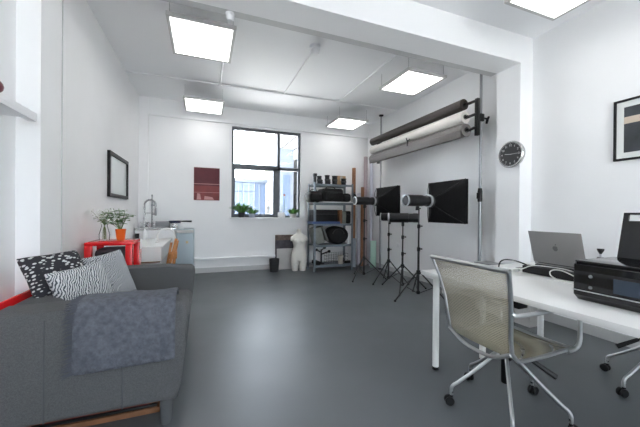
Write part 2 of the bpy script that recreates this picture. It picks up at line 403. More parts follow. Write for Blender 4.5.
# ------------------------------------------------------------------ sofa
t = thing('sofa', 'grey compact tub sofa with rounded arms, under a folded throw', 'sofa')
SX0, SX1, SY0, SY1 = -.95, -.1, 1.83, 3.30
prof = [(SX0, .14), (-.135, .14), (-.115, .22), (-.095, .42), (-.078, .60), (-.085, .655), (-.11, .68), (-.3, .69), (-.6, .692), (SX0+.03, .692), (SX0, .665)]
def arm(y0, y1): return MB().prism(prof, 'y', y0, y1, bev=.035).build('arm', 'sofa', t)
a1 = arm(SY0, SY0+.20)
prof2 = [(x, z*.967 if z > .5 else z) for x, z in prof]; prof = prof2
a2 = arm(SY1-.20, SY1)
MB().box(SX0, SX0+.22, SY0+.19, SY1-.19, .14, .685, bev=.04, seg=3).build('backrest', 'sofa', t)
MB().box(SX0+.2, -.14, SY0+.18, SY1-.18, .14, .30, bev=.02).build('base', 'sofa', t)
MB().box(SX0+.21, -.10, SY0+.205, SY1-.205, .30, .46, bev=.045, seg=3).build('seat_cushion', 'sofa', t)
for x in (-.715, -.39):
    MB().tube([(x, SY0-.001, .15), (x, SY0-.001, .3), (x, SY0-.001, .5), (x, SY0-.001, .65)], .0035, 6).build('seam', 'sofaline', a1)
MB().tube([(-.135, SY0+.03, .145), (-.115, SY0+.03, .22), (-.09, SY0+.025, .42), (-.074, SY0+.025, .60)], .004, 6).build('seam', 'sofaline', a1)
for x in (-.19, -.88):
    for y in (SY0+.06, SY1-.06):
        MB().lathe([(.029, 0), (.032, .01), (.034, .145)], (x, y, 0), 20).build('leg', 'sofaline', t)
# boards stored under the sofa
for k, (nm, m_, x0, x1, y0, z0, h, lab) in enumerate([
        ('wooden_board', 'brown', -.86, -.235, 1.99, .0, .03, 'brown wooden board lowest of the stack on the floor under the sofa'),
        ('picture_frame', 'black', -.84, -.25, 2.0, .031, .014, 'black frame lying on the lowest brown board under the sofa'),
        ('flat_portfolio', 'canvasred', -.8, -.28, 2.01, .046, .014, 'dark red portfolio in the stack under the sofa'),
        ('plank', 'brown', -.85, -.24, 1.99, .061, .04, 'reddish brown plank topmost of the stack under the sofa')]):
    tag(MB().box(x0, x1, y0, y0+.7, z0, z0+h, bev=.003).build(nm, m_), lab, 'board')
# throw
tw = thing('throw_blanket', 'blue-grey wool throw with fringe folded over the near sofa arm', 'blanket')
g = []; X0, X1 = -.585, -.14; NX = 26
path = [(2.035, .50), (2.04, .60), (2.036, .66), (2.02, .703), (1.98, .712), (1.93, .715), (1.88, .712), (1.835, .703), (1.812, .672), (1.806, .62), (1.805, .55), (1.804, .48), (1.803, .42), (1.803, .385)]
rng = random.Random(3)
ph = [rng.random()*6 for _ in range(4)]
for j, (y, z) in enumerate(path):
    row = []
    for i in range(NX+1):
        u = i/NX; x = X0+(X1-X0)*u
        w = .004*math.sin(9*u+ph[0]+j*.35) + .003*math.sin(21*u+ph[1])
        n = Vector((0, -1, 0)) if j > 7 else Vector((0, 0, 1))
        dz = .012*(1-u) if j == len(path)-1 else 0
        row.append(Vector((x - (.012*(j/13) if i == 0 else 0), y, z-dz)) + n*(abs(w)))
    g.append(row)
cl = MB().sheet(g).build('cloth', 'throw', tw)
sd = cl.modifiers.new('thick', 'SOLIDIFY'); sd.thickness = .012; sd.offset = 1
sb = cl.modifiers.new('sub', 'SUBSURF'); sb.levels = 1; sb.render_levels = 1
fr = MB()
for k in range(95):
    s_ = k/94*(len(path)-4)+3; i = min(int(s_), len(path)-2); f_ = s_-i
    y = path[i][0]*(1-f_)+path[i+1][0]*f_; z = path[i][1]*(1-f_)+path[i+1][1]*f_
    yo = -.008 if i >= 7 else 0; zo = .010 if i < 8 else 0
    L = .03+rng.random()*.025; dz = -rng.random()*.025
    fr.tube([(X0+.004, y+yo, z+zo), (X0-L*.5, y+yo-.003, z+zo+dz*.3), (X0-L, y+yo-.002, z+zo+dz)], [.004, .0032, .0015], 5)
fo = fr.build('fringe', 'fringe', tw); fo['kind'] = 'stuff'

# cushions
def pillow(name, c, w, h, th, rx, ry, rz, m_, label):
    N = 18; b = MB(); front = []; back = []
    def P_(i, j, s):
        u = i/N*2-1; v = j/N*2-1
        pin = 1 - .10*(1-abs(v)**2)*abs(u)**3*0 
        x = u*w/2*(1-.07*(1-v*v)*0 - .06*(1-abs(v))*abs(u)); y = v*h/2*(1-.06*(1-abs(u))*abs(v))
        z = s*th/2*max(0, (1-u**4)*(1-v**4))**.5
        return Vector((x, y, z))
    F = [[P_(i, j, 1) for i in range(N+1)] for j in range(N+1)]; B = [[P_(i, j, -1) for i in range(N+1)] for j in range(N+1)]
    b.sheet(F).sheet(B); bmesh.ops.remove_doubles(b.b, verts=b.b.verts, dist=1e-5)
    o = b.build(name, m_); o.location = c; o.rotation_euler = (rx, ry, rz)
    sb = o.modifiers.new('sub', 'SUBSURF'); sb.levels = 1; sb.render_levels = 1
    return tag(o, label, 'cushion', 'patterned sofa cushions')
pillow('cushion', (-.845, 2.33, .79), .35, .28, .11, math.radians(60), math.radians(-2), math.radians(56), 'fleck', 'black cushion with white flecks, leftmost and behind the others on the sofa')
pillow('cushion', (-.68, 2.25, .675), .33, .36, .11, math.radians(66), math.radians(-6), math.radians(50), 'zebra', 'striped black and white cushion in the middle, nearest the folded throw')
pillow('cushion', (-.65, 2.66, .675), .33, .41, .11, math.radians(68), math.radians(-6), math.radians(52), 'zebra2', 'striped black and white cushion on the right, in front of the red table')

# red board behind the sofa back
tag(MB().box(-.967, -.952, 1.86, 2.40, .0, .709, bev=.003).build('red_board', 'red'), 'red board whose edge shows behind the sofa back', 'board')

# wall shelf on the near left wall
t = thing('wall_shelf', 'white floating shelf high on the near left wall', 'shelf')
MB().box(XL, -.925, .9, 2.27, 1.72, 1.748, bev=.002).build('board', 'white', t, smooth=False)
MB().box(-.965, -.925, .9, 2.27, 1.700, 1.72).build('front_lip', 'white', t, smooth=False)
t = thing('ornament', 'dark red and black rounded ornament on the white wall shelf', 'ornament', (-1.04, 2.03, 1.748))
MB().sphere((0, 0, .05), .06, .055, .05).build('body', 'black', t)
M['redmuted'] = mat('dull_red_glaze', (.12, .02, .028), .4)
MB().sphere((.014, .012, .066), .056, .05, .045).build('cap', 'redmuted', t)

# ------------------------------------------------------------------ pictures, mirror, clock
t = thing('wall_mirror', 'black framed mirror on the left wall above the flowers', 'mirror', (XL, 4.78, 1.63))
a, b, w = .475, .28, .045
MB().box(.001, .032, -a, a, -b, -b+w).box(.001, .032, -a, a, b-w, b).box(.001, .032, -a, -a+w, -b+w, b-w).box(.001, .032, a-w, a, -b+w, b-w).build('frame', 'black', t, smooth=False)
MB().box(.003, .012, -a+w, a-w, -b+w, b-w).build('glass', 'paleinset', t, smooth=False)

t = thing('canvas_picture', 'unframed dark red picture on the back wall left of the window', 'picture', (.047, YB, 1.708))
MB().box(-.232, .232, -.022, -.001, -.312, .312).build('canvas', 'canvasred', t, smooth=False)
MB().box(-.232, .232, -.0235, -.0222, -.312, -.035).build('lower_field', 'canvasred2', t, smooth=False)
MB().box(-.232, .232, -.0245, -.0237, -.006, .006).build('pale_line', 'canvaspink', t, smooth=False)
MB().box(-.232, .232, -.0245, -.0237, -.165, -.158).build('pale_line', 'canvaspink', t, smooth=False)
MB().prism([(-.18, -.30), (-.10, -.30), (-.12, -.19), (-.17, -.18)], 'y', -.0245, -.0237).prism([(-.05, -.30), (.13, -.30), (.10, -.25), (-.04, -.23)], 'y', -.0245, -.0237).build('pale_patch', 'canvaspink', t, smooth=False)

t = thing('framed_photograph', 'black framed photograph with a white mount on the right wall', 'picture', (XR, 1.36, 1.952))
a, b, w = .295, .275, .018
MB().box(-.025, -.001, -a, a, -b, -b+w).box(-.025, -.001, -a, a, b-w, b).box(-.025, -.001, -a, -a+w, -b+w, b-w).box(-.025, -.001, a-w, a, -b+w, b-w).build('frame', 'black', t, smooth=False)
MB().box(-.010, -.002, -a+w, a-w, -b+w, b-w).build('mount', 'matboard', t, smooth=False)
p = MB().box(-.0115, -.0102, -.225, .225, -.205, .205).build('print', 'photodark', t, smooth=False)
MB().box(-.0125, -.0117, .10, .225, .055, .115).build('pale_band', 'photobeige', p, smooth=False)
MB().prism([(.12, .085), (.06, .15), (.0, .17), (-.12, .16), (-.16, .05), (-.05, .02), (.06, .045)], 'x', -.0135, -.0127).build('warm_shape', 'photoskin', p, smooth=False)

t = thing('wall_clock', 'round black faced clock in a metal rim on the right pier', 'clock', (PX1, 2.50, 1.876))
R0 = .152
MB().lathe([(R0-.012, .001), (R0, .012), (R0+.004, .045), (R0-.004, .056), (R0-.014, .056), (R0-.016, .046), (.001, .046)], axis=(-1, 0, 0), n=40).build('case', 'steel', t)
MB().lathe([(.001, .0465), (R0-.0165, .0465), (R0-.0165, .0485), (.001, .0485)], axis=(-1, 0, 0), n=40).build('face', 'clockface', t)
def text_mesh(s, size):
    cu = bpy.data.curves.new('txt', 'FONT'); cu.body = s; cu.size = size; cu.align_x = 'CENTER'; cu.align_y = 'CENTER'; cu.extrude = .0006
    o = bpy.data.objects.new('txt', cu); COL.objects.link(o)
    bpy.context.view_layer.update()
    me = bpy.data.meshes.new_from_object(o.evaluated_get(bpy.context.evaluated_depsgraph_get()))
    bpy.data.objects.remove(o); bpy.data.curves.remove(cu); return me
face_rot = Matrix(((0, 0, -1), (-1, 0, 0), (0, 1, 0))).to_4x4()      # text x -> -y, text y -> z, normal -> -x
for h in range(1, 13):
    a = PI/2 - h*PI/6; rr = .104
    me = text_mesh(str(h), .034)
    me.transform(Matrix.Translation((-.0492, -rr*math.cos(a), rr*math.sin(a))) @ face_rot)
    me.materials.append(M['clockmark']); o = bpy.data.objects.new('numeral', me); COL.objects.link(o); o.parent = t
tk = MB()
for k in range(60):
    a = k*PI/30; r0, r1 = (.122, .134) if k % 5 == 0 else (.128, .134)
    c, s_ = math.cos(a), math.sin(a)
    tk.tube([(-.0494, -r0*c, r0*s_), (-.0494, -r1*c, r1*s_)], .0016, 4)
tk.build('minute_track', 'clockmark', t)
for L, w_, a in ((.065, .005, PI/2-(9+.25)*PI/6), (.095, .0035, PI/2-2*PI*15/60)):
    c, s_ = math.cos(a), math.sin(a)
    MB().tube([(-.052, .015*c, -.015*s_), (-.052, -L*c, L*s_)], w_*.6, 6).build('hand', 'clockmark', t)
tag(MB().box(XR-.012, XR-.001, 4.965, 5.05, .51, .595, bev=.003).build('wall_socket', 'white'), 'white socket plate low on the alcove wall behind the light stands', 'socket')

# ------------------------------------------------------------------ red table, plants on it
t = thing('side_table', 'glossy red open sided table behind the far sofa arm', 'table')
rx0, rx1, ry0, ry1, rz = -1.045, -.655, 3.42, 3.82, .878
MB().box(rx0, rx1, ry0, ry1, rz-.034, rz, bev=.006).build('top', 'red', t)
for x in (rx0, rx1-.058):
    for y in (ry0, ry1-.045):
        MB().box(x, x+.058, y, y+.045, 0, rz-.034, bev=.005).build('leg', 'red', t)
MB().box(rx0+.058, rx1-.058, ry0+.005, ry1-.005, .38, .41).build('lower_shelf', 'red', t, smooth=False)
t = thing('stowed_bag', 'dark grey soft bag on the lower shelf inside the red table', 'bag', (-.86, 3.62, .41))
M['darkgrey'] = mat('dark_grey_cloth', (.085, .08, .095), .8, nscale=10, namt=.3)
MB().box(-.13, .13, -.14, .13, 0, .40, bev=.05, seg=3).build('body', 'darkgrey', t)
MB().tube([(-.05, -.145, .3), (-.05, -.155, .36), (.05, -.155, .36), (.05, -.145, .3)], .008, 6).build('handle', 'black', t)
t = thing('striped_bag', 'red and white striped bag between the red table and the white counter', 'bag', (-.705, 3.97, 0))
sx = MB().box(-.022, .022, -.10, .10, 0, .76, bev=.008, seg=2).build('body', 'matboard', t)
for k in range(5): MB().box(-.0235, .0235, -.095+k*.04, -.08+k*.04, .02, .74).build('stripe', 'red', sx, smooth=False)

t = thing('potted_plant', 'orange pot of leafy white flowers on the red table', 'plant', (-.79, 3.60, rz))
MB().lathe([(.03, 0), (.034, .002), (.046, .105), (.049, .115), (.044, .117), (.041, .10), (.001, .098)], n=24).build('pot', 'orange', t)
MB().lathe([(.001, .10), (.040, .101), (.001, .106)], n=16).build('soil', 'soil', t)
st, lf, fl = MB(), MB(), MB(); rng = random.Random(11)
for k in range(12):
    a = rng.random()*2*PI; L = .10+.12*rng.random(); sp = .06+.08*rng.random()
    tip = Vector((math.cos(a)*sp - .03, math.sin(a)*sp*.8, .11+L))
    st.tube(smooth_path([(0, 0, .10), tip*.5+Vector((0, 0, .06)), tip], 4), .0025, 5)
    for q in range(7):
        b_ = rng.random()*2*PI; p = Vector((0, 0, .1)).lerp(tip, .55+.4*rng.random())
        lf.leaf(p, (math.cos(b_), math.sin(b_), .25), .065+.035*rng.random(), .046)
    if k % 2 == 0:
        for q in range(5): fl.sphere(tip+Vector((rng.uniform(-.022, .022), rng.uniform(-.02, .02), rng.uniform(-.01, .018))), .009, u=7, v=4)
st.build('stem', 'stem', t); lf.build('foliage', 'leaf', t, smooth=False); fl.build('blossom', 'petal', t)
t = thing('flower_vase', 'clear glass vase of small white flowers on the red table by the wall', 'vase', (-.945, 3.66, rz))
MB().lathe([(.03, .001), (.045, .004), (.048, .06), (.03, .13), (.026, .15), (.031, .165), (.029, .165), (.024, .15), (.028, .128), (.045, .06), (.042, .008), (.001, .006)], n=24).build('glass', 'glassvase', t)
st, fl, lf = MB(), MB(), MB()
for k in range(13):
    a = rng.random()*2*PI; sp = .05+.08*rng.random(); tip = Vector((math.cos(a)*sp*.85+.005, math.sin(a)*sp, .22+.10*rng.random()))
    st.tube(smooth_path([(math.cos(a)*-.015, math.sin(a)*-.015, .012), (0, 0, .15), tip], 4), .0018, 5)
    for q in range(7): fl.sphere(tip+Vector((rng.uniform(-.028, .028), rng.uniform(-.028, .028), rng.uniform(-.016, .02))), .008, u=7, v=4)
    if k % 2: lf.leaf(tip*.8+Vector((0, 0, .03)), (math.cos(a), math.sin(a), .1), .05, .015)
st.build('stem', 'stem', t); fl.build('blossom', 'petal', t); lf.build('foliage', 'leafpale', t, smooth=False)

# ------------------------------------------------------------------ kitchenette corner
t = thing('white_counter', 'low white counter along the left wall in front of the sink', 'counter')
MB().box(-1.06, -.50, 4.40, 5.68, .70, .725, bev=.003).build('top', 'gloss_white', t)
MB().box(-1.05, -.515, 4.405, 4.425, .53, .70).build('end_panel', 'gloss_white', t, smooth=False)
MB().box(-.535, -.515, 4.425, 5.66, .53, .70).build('side_rail', 'gloss_white', t, smooth=False)
MB().box(-1.05, -.535, 4.425, 5.66, .51, .53).build('bottom_board', 'brown', t, smooth=False)
for x in (-1.05, -.555):
    for y in (4.41, 5.62): MB().box(x, x+.04, y, y+.04, 0, .51).build('leg', 'gloss_white', t, smooth=False)
t = thing('sink_unit', 'stainless steel sink on a white cabinet in the far left corner', 'sink')
MB().box(-1.06, -.46, 5.74, 6.165, 0, .86).build('cabinet', 'white', t, smooth=False)
MB().box(-1.07, -.45, 5.72, 6.17, .86, .895, bev=.005).build('steel_top', 'steel', t)
MB().box(-1.065, -.45, 6.15, 6.174, .895, .985).build('upstand', 'steel', t, smooth=False)
MB().box(-.98, -.60, 5.80, 6.08, .896, .899).build('bowl_rim', 'grey', t, smooth=False)
t = thing('mixer_tap', 'tall chrome sprung mixer tap arching over the sink', 'tap', (-.975, 6.08, .895))
MB().lathe([(.028, 0), (.028, .04), (.018, .05), (.018, .10), (.014, .11), (.001, .11)], n=18).build('base', 'steel', t)
arcp = [(0, 0, .1), (0, 0, .40)] + arc((.085, 0, .40), .085, PI, 0.12, 12) + [(.172, -.005, .33)]
MB().tube(arcp, .011, 10).build('spout', 'steel', t)
sp = MB(); hel = []
for k in range(170):
    s_ = k/169; a = k*.9; i = s_*(len(arcp)-1); i0 = min(int(i), len(arcp)-2); f_ = i-i0
    c = Vector(arcp[i0]).lerp(Vector(arcp[i0+1]), f_); d = (Vector(arcp[i0+1])-Vector(arcp[i0])).normalized()
    n1 = Vector((0, 1, 0)); n2 = d.cross(n1); hel.append(c + n1*.017*math.cos(a) + n2*.017*math.sin(a))
MB().tube(hel, .003, 5).build('spring', 'grey', t)
MB().lathe([(.012, 0), (.018, -.02), (.02, -.11), (.016, -.13), (.001, -.13)], (.172, -.005, .335), 16).build('spray_head', 'grey', t)
MB().tube([(.02, 0, .25), (.165, -.003, .25)], .006, 8).build('holder_arm', 'steel', t)
MB().tube([(.015, -.01, .06), (.05, -.06, .09)], .007, 8).build('lever', 'steel', t)
# second upright (sprung hose rail)
t = thing('spray_hose', 'slim grey sprung hose standing beside the mixer tap', 'hose', (-.865, 6.10, .895))
MB().lathe([(.02, 0), (.02, .02), (.008, .03), (.008, .54), (.012, .55), (.012, .575), (.001, .58)], n=14).build('rail', 'grey', t)
hel = [(.014*math.cos(k*.8), .014*math.sin(k*.8), .06+k*.0032) for k in range(140)]
MB().tube(hel, .003, 5).build('coil', 'steel', t)
for z in (.22, .38): MB().box(-.012, .06, -.012, .012, z, z+.02, bev=.003).build('clip', 'grey', t)
tag(MB().box(-.80, -.565, 6.02, 6.12, .90, 1.0, bev=.006).build('steel_caddy', 'grey'), 'grey steel box on the sink right of the taps', 'box')
tag(MB().lathe([(.028, 0), (.033, .09), (.030, .09), (.026, .006), (.001, .006)], (-1.0, 5.58, .726), 18).build('black_mug', 'black'), 'black mug at the back of the white counter', 'mug')
t = thing('soap_bottle', 'white bottle on the white counter below the tap', 'bottle', (-.88, 5.5, .726))
MB().lathe([(.035, 0), (.038, .01), (.038, .11), (.015, .14), (.012, .16), (.001, .16)], n=18).build('body', 'white', t)
MB().tube([(0, 0, .16), (0, 0, .185), (.04, 0, .185)], .006, 8).build('pump', 'white', t)
t = thing('bent_hose', 'white bent tube arching over the right edge of the white counter', 'hose', (-.56, 4.95, .725))
MB().tube([(-.07, 0, .0), (-.07, 0, .08)] + [(.045-.115*math.cos(a*PI/12), 0, .09+.11*math.sin(a*PI/12)) for a in range(13)] + [(.16, 0, -.02), (.165, -.02, -.25)], .013, 10).build('tube', 'gloss_white', t)
MB().lathe([(.03, 0), (.03, .012), (.014, .02), (.001, .02)], (-.07, 0, 0), 16).build('base', 'gloss_white', t)
t = thing('folding_stool', 'orange wooden stool folded and leaning beside the white counter', 'stool', (-.465, 4.62, 0))
for k, (xa, xb, y, w_) in enumerate(((-.07, .11, 0, .018), (-.015, .125, .04, .014), (-.085, .04, .09, .016), (.03, .10, .12, .014))):
    MB().prism([(xa-w_, 0), (xa+w_, 0), (xb+w_, .80-.03*k), (xb-w_, .80-.03*k)], 'y', y, y+.022, bev=.003).build('leg', 'wood', t)
for z in (.30, .52): MB().box(-.05+z*.13, .05+z*.13, .022, .04, z, z+.10, bev=.004).build('slat', 'wood', t)
t = thing('small_fridge', 'pale blue fridge against the back wall beside the white counter', 'fridge')
MB().box(-.44, -.165, 5.70, 6.13, .03, .862, bev=.012).build('body', 'fridge', t)
MB().box(-.44, -.165, 5.675, 5.70, .04, .80, bev=.01).build('door', 'fridge', t)
MB().box(-.44, -.165, 5.678, 5.70, .81, .858, bev=.006).build('top_rail', 'lightgrey', t)
MB().box(-.43, -.42, 5.655, 5.68, .45, .65, bev=.003).build('handle', 'silver', t)
MB().lathe([(.001, 0), (.022, 0), (.022, .002), (.001, .002)], (-.27, 5.675, .65), 16, axis=(0, -1, 0)).build('sticker', 'sticker', t)
for x in (-.42, -.19):
    for y in (5.73, 6.1): MB().lathe([(.015, 0), (.015, .03)], (x, y, 0), 10).build('foot', 'black', t)
t = thing('white_jug', 'white pot on top of the pale blue fridge', 'pot', (-.385, 5.92, .862))
MB().lathe([(.045, 0), (.05, .02), (.05, .08), (.04, .11), (.001, .11)], n=20).build('body', 'white', t)
t = thing('frying_pan', 'dark navy long handled pan lying on the white pot', 'pan', (-.475, 5.90, .973))
MB().lathe([(.085, 0), (.10, .04), (.104, .04), (.088, -.0), (.001, .003)], n=24).build('bowl', 'navy', t)
MB().tube([(.098, 0, .028), (.18, 0, .03), (.27, 0, .028)], [.010, .014, .016], 8).build('handle', 'black', t)

# ------------------------------------------------------------------ things on the window sill
def sill_plant(x, label, pot, potr, poth, nl, L, w, leafm, y=6.18, group=True, up=.55):
    t = thing('sill_plant', label, 'plant', (x, y, 1.067), 0, 'plants on the window sill')
    MB().lathe([(potr*.75, 0), (potr, poth), (potr*.92, poth), (potr*.7, .008), (.001, .008)], n=20).build('pot', pot, t)
    MB().lathe([(.001, poth*.8), (potr*.86, poth*.82), (.001, poth*.9)], n=14).build('soil', 'soil', t)
    lf = MB(); rng = random.Random(int(x*1000))
    for k in range(nl):
        a = rng.random()*2*PI; e = up+rng.uniform(-.3, .5)
        r_ = rng.random()*potr*.7
        lf.leaf((r_*math.cos(a), r_*math.sin(a)*.8, poth*.85), (math.cos(a), math.sin(a)*.45-.15, e), L*(.6+.5*rng.random()), w, .25)
    lf.build('foliage', leafm, t, smooth=False); return t
sill_plant(.70, 'leafy green plant in a black pot at the left end of the sill', 'charcoal', .075, .10, 75, .30, .055, 'leaf', up=1.0)
sill_plant(.90, 'small green plant in a grey pot, second from the left on the sill', 'bluegrey', .07, .08, 45, .19, .045, 'leaf', y=6.17, up=.9)
sill_plant(1.76, 'trailing green plant in a pale pot at the right end of the sill', 'lightgrey', .085, .08, 50, .19, .042, 'leaf', up=1.0)
t = thing('sill_pot', 'square white pot with bare twigs on the sill right of the mullion', 'pot', (1.50, 6.17, 1.067))
MB().box(-.065, .065, -.05, .05, 0, .11, bev=.006).build('body', 'white', t)
tw_ = MB(); rng = random.Random(5)
for k in range(7): tw_.tube([(0, 0, .1), (rng.uniform(-.05, .05), rng.uniform(-.03, .03), .17), (rng.uniform(-.09, .09), rng.uniform(-.04, .04), .23+rng.random()*.08)], .002, 5)
tw_.build('twigs', 'stem', t)
tag(MB().lathe([(.028, 0), (.032, .085), (.029, .085), (.025, .005), (.001, .005)], (1.625, 6.16, 1.067), 18).build('drinking_glass', 'glassvase'), 'clear drinking glass on the sill between two pots', 'glass')
t = thing('cactus_stem', 'tall thin flower stem with an orange head in the right pane', 'flower', (1.575, 6.22, 1.067))
MB().lathe([(.022, 0), (.022, .06), (.001, .06)], n=14).build('pot', 'lightgrey', t)
MB().tube([(0, 0, .06), (.005, 0, .25), (.0, 0, .46)], .004, 6).build('stem', 'stem', t)
MB().sphere((0, 0, .475), .022, .022, .02).build('flower_head', 'orange', t)

# ------------------------------------------------------------------ boards, bin, bust by the back wall
tag(MB().box(1.385, 1.93, 6.205, 6.214, .0, .705).build('mottled_board', 'mottled', smooth=False), 'brown mottled board, rearmost of three leaning on the back wall by the bust', 'board')
tag(MB().box(1.375, 1.92, 6.119, 6.131, .0, .60).build('dark_board', 'darkgrey', smooth=False), 'dark grey board, middle of the three boards behind the bust', 'board')
tag(MB().box(1.40, 1.90, 6.100, 6.112, .0, .43).build('pale_board', 'lightgrey', smooth=False), 'pale grey board in front of the two others behind the bust', 'board')
t = thing('waste_bin', 'small charcoal bin on the floor left of the white bust', 'bin', (1.31, 5.93, 0))
MB().lathe([(.080, 0), (.083, .004), (.10, .245), (.103, .255), (.097, .255), (.078, .012), (.001, .01)], n=28).build('body', 'charcoal', t)
# torso
t = thing('mannequin_torso', 'white headless torso mannequin on the floor beside the shelving unit', 'mannequin', (1.80, 5.87, 0), math.radians(-12))
b = MB(); n = 28
prof = [(.20, .125, .085, 0), (.24, .152, .098, 0), (.30, .158, .108, 0), (.36, .150, .10, 0), (.42, .128, .086, -.0), (.47, .112, .080, -.004), (.52, .116, .082, -.008), (.58, .132, .094, -.014), (.63, .142, .098, -.014), (.68, .146, .084, -.004), (.715, .130, .068, 0), (.74, .085, .056, 0), (.755, .055, .05, 0), (.80, .046, .046, 0), (.845, .046, .046, 0)]
b.ring_loft([[Vector((rx*math.cos(2*PI*k/n), cy+ry*math.sin(2*PI*k/n), z)) for k in range(n)] for z, rx, ry, cy in prof])
for s_ in (-1, 1):
    b.ring_loft([[Vector((s_*cx+rx*math.cos(2*PI*k/n), ry*math.sin(2*PI*k/n), z)) for k in range(n)] for z, cx, rx, ry in ((0, .078, .062, .066), (.05, .078, .064, .068), (.12, .079, .071, .076), (.20, .078, .079, .088), (.27, .072, .082, .094))])
    b.sphere((s_*.06, -.088, .605), .05, .042, .048, 16, 10)
    b.ring_loft([[Vector((s_*(.10+.055*q), .052*math.cos(2*PI*k/16), .675-.03*q+.055*math.sin(2*PI*k/16)*(1-.12*q))) for k in range(16)] for q in (0, .5, 1.0, 1.3)])
    b.sphere((s_*.068, .06, .26), .075, .06, .075, 16, 10)
o = b.build('body', 'plaster', t)
rm = o.modifiers.new('fuse', 'REMESH'); rm.mode = 'VOXEL'; rm.voxel_size = .011; rm.use_smooth_shade = True
sm = o.modifiers.new('soft', 'SMOOTH'); sm.factor = .5; sm.iterations = 6

# ------------------------------------------------------------------ shelving unit
UX0, UX1, UY0, UY1 = 2.03, 2.89, 5.62, 6.02
LV = [.127, .53, .955, 1.38, 1.755]
t = thing('shelving_unit', 'grey steel five tier shelving unit full of camera gear', 'shelves')
for x in (UX0, UX1):
    for y in (UY0, UY1):
        sx = 1 if x == UX0 else -1; sy = 1 if y == UY0 else -1
        p = MB().box(min(x, x+sx*.04), max(x, x+sx*.04), min(y, y+sy*.003), max(y, y+sy*.003), 0, 1.78).box(min(x, x+sx*.003), max(x, x+sx*.003), min(y, y+sy*.04), max(y, y+sy*.04), 0, 1.78)
        p.build('upright', 'shelfsteel', t, smooth=False)
for z in LV:
    MB().box(UX0+.003, UX1-.003, UY0+.003, UY1-.003, z-.008, z).box(UX0+.003, UX1-.003, UY0+.003, UY0+.008, z-.042, z-.008).box(UX0+.003, UX1-.003, UY1-.008, UY1-.003, z-.042, z-.008).build('shelf', 'shelfsteel', t, smooth=False)
# top shelf: lenses, flashes, box
def lens(x, y, z, r, h, label, kind='camera_lens', hood=True):
    r *= 1.1; h *= 1.22
    t = thing(kind, label, 'camera lens', (x, y, z), 0, 'lenses on the top shelf')
    MB().lathe([(r*.86, 0), (r*.9, .01), (r*.9, h*.35), (r, h*.38), (r, h*.62), (r*.92, h*.65), (r*.92, h*.8), (r*1.06, h), (r*.9, h), (r*.85, h*.93), (.001, h*.93)], n=20).build('barrel', 'black', t)
    MB().lathe([(r*1.005, h*.42), (r*1.03, h*.44), (r*1.03, h*.56), (r*1.005, h*.58)], n=20, cap=False).build('grip_ring', 'charcoal', t)
    return t
Z5 = LV[4]
t = thing('flash_gun', 'tall black flash gun at the left end of the top shelf', 'flash', (UX0+.05, 5.74, Z5))
MB().box(-.028, .028, -.02, .02, 0, .15, bev=.006).build('body', 'black', t)
MB().box(-.034, .034, -.045, .03, .15, .21, bev=.006).build('flash_head', 'black', t)
lens(UX0+.15, 5.75, Z5, .045, .135, 'short black lens right of the flash gun on the top shelf')
lens(UX0+.235, 5.88, Z5, .036, .085, 'smallest black lens, set back on the top shelf')
lens(UX0+.325, 5.75, Z5, .046, .155, 'tapered black lens, third in the row on the top shelf')
lens(UX0+.42, 5.89, Z5, .035, .10, 'small black lens set back between two big lenses on the top shelf')
lens(UX0+.49, 5.74, Z5, .052, .15, 'wide black lens next to the cardboard box on the top shelf')
t = thing('cardboard_box', 'brown cardboard box at the right of the top shelf', 'box', (UX0+.665, 5.86, Z5))
MB().box(-.105, .105, -.06, .10, 0, .20, bev=.003).build('carton', 'cardboard', t)
MB().box(-.03, .03, -.0615, -.0602, .10, .19).build('tape', 'beige', t, smooth=False)
lens(UX0+.69, 5.735, Z5, .05, .11, 'black lens standing in front of the cardboard box')
# shelf 4: bags
def bag(x0, x1, y0, y1, z, h, label, name='camera_bag', m_='bagcloth', bev=.06, strap=True, group=None):
    t = thing(name, label, 'bag', ((x0+x1)/2, (y0+y1)/2, z), 0, group)
    a, b_ = (x1-x0)/2, (y1-y0)/2
    o = MB().box(-a, a, -b_, b_, 0, h, bev=min(bev, a*.8, b_*.8, h*.45), seg=3).build('body', m_, t)
    MB().box(-a*.7, a*.7, -b_-.02, -b_+.01, h*.15, h*.62, bev=.012).build('pocket', m_, t)
    if strap: MB().tube(smooth_path([(-a*.5, 0, h*.97), (-a*.3, -.02, h+.03), (a*.3, -.02, h+.03), (a*.5, 0, h*.97)]), .010, 8).build('handle', 'black', t)
    MB().tube([(-a*.85, -b_-.003, h*.72), (a*.85, -b_-.003, h*.72)], .004, 6).build('zip', 'charcoal', t)
    return t
Z4 = LV[3]
bag(UX0-.11, UX0+.17, 5.56, 5.96, Z4, .23, 'black camera bag bulging past the left end of the second shelf from the top', bev=.09)
bag(UX0+.18, UX0+.64, 5.60, 5.98, Z4+.022, .27, 'large black camera bag in the middle of the second shelf from the top')
bag(UX0+.65, UX0+.83, 5.63, 5.95, Z4+.022, .18, 'low black bag at the right of the second shelf from the top', strap=False)
tag(MB().box(UX0+.175, UX0+.84, 5.585, 5.99, Z4+.001, Z4+.02).build('white_sheet', 'white', smooth=False), 'white sheet lying under the bags on the second shelf from the top', 'sheet')
t = thing('strap_pouch', 'black pouch hanging off the right side of the shelving unit', 'pouch', (UX1+.046, 5.66, 1.42))
MB().sphere((0, 0, .06), .05, .06, .10).build('body', 'bagcloth', t)
MB().tube([(-.04, 0, .12), (0, 0, .19), (.03, 0, .13)], .008, 6).build('strap', 'black', t)
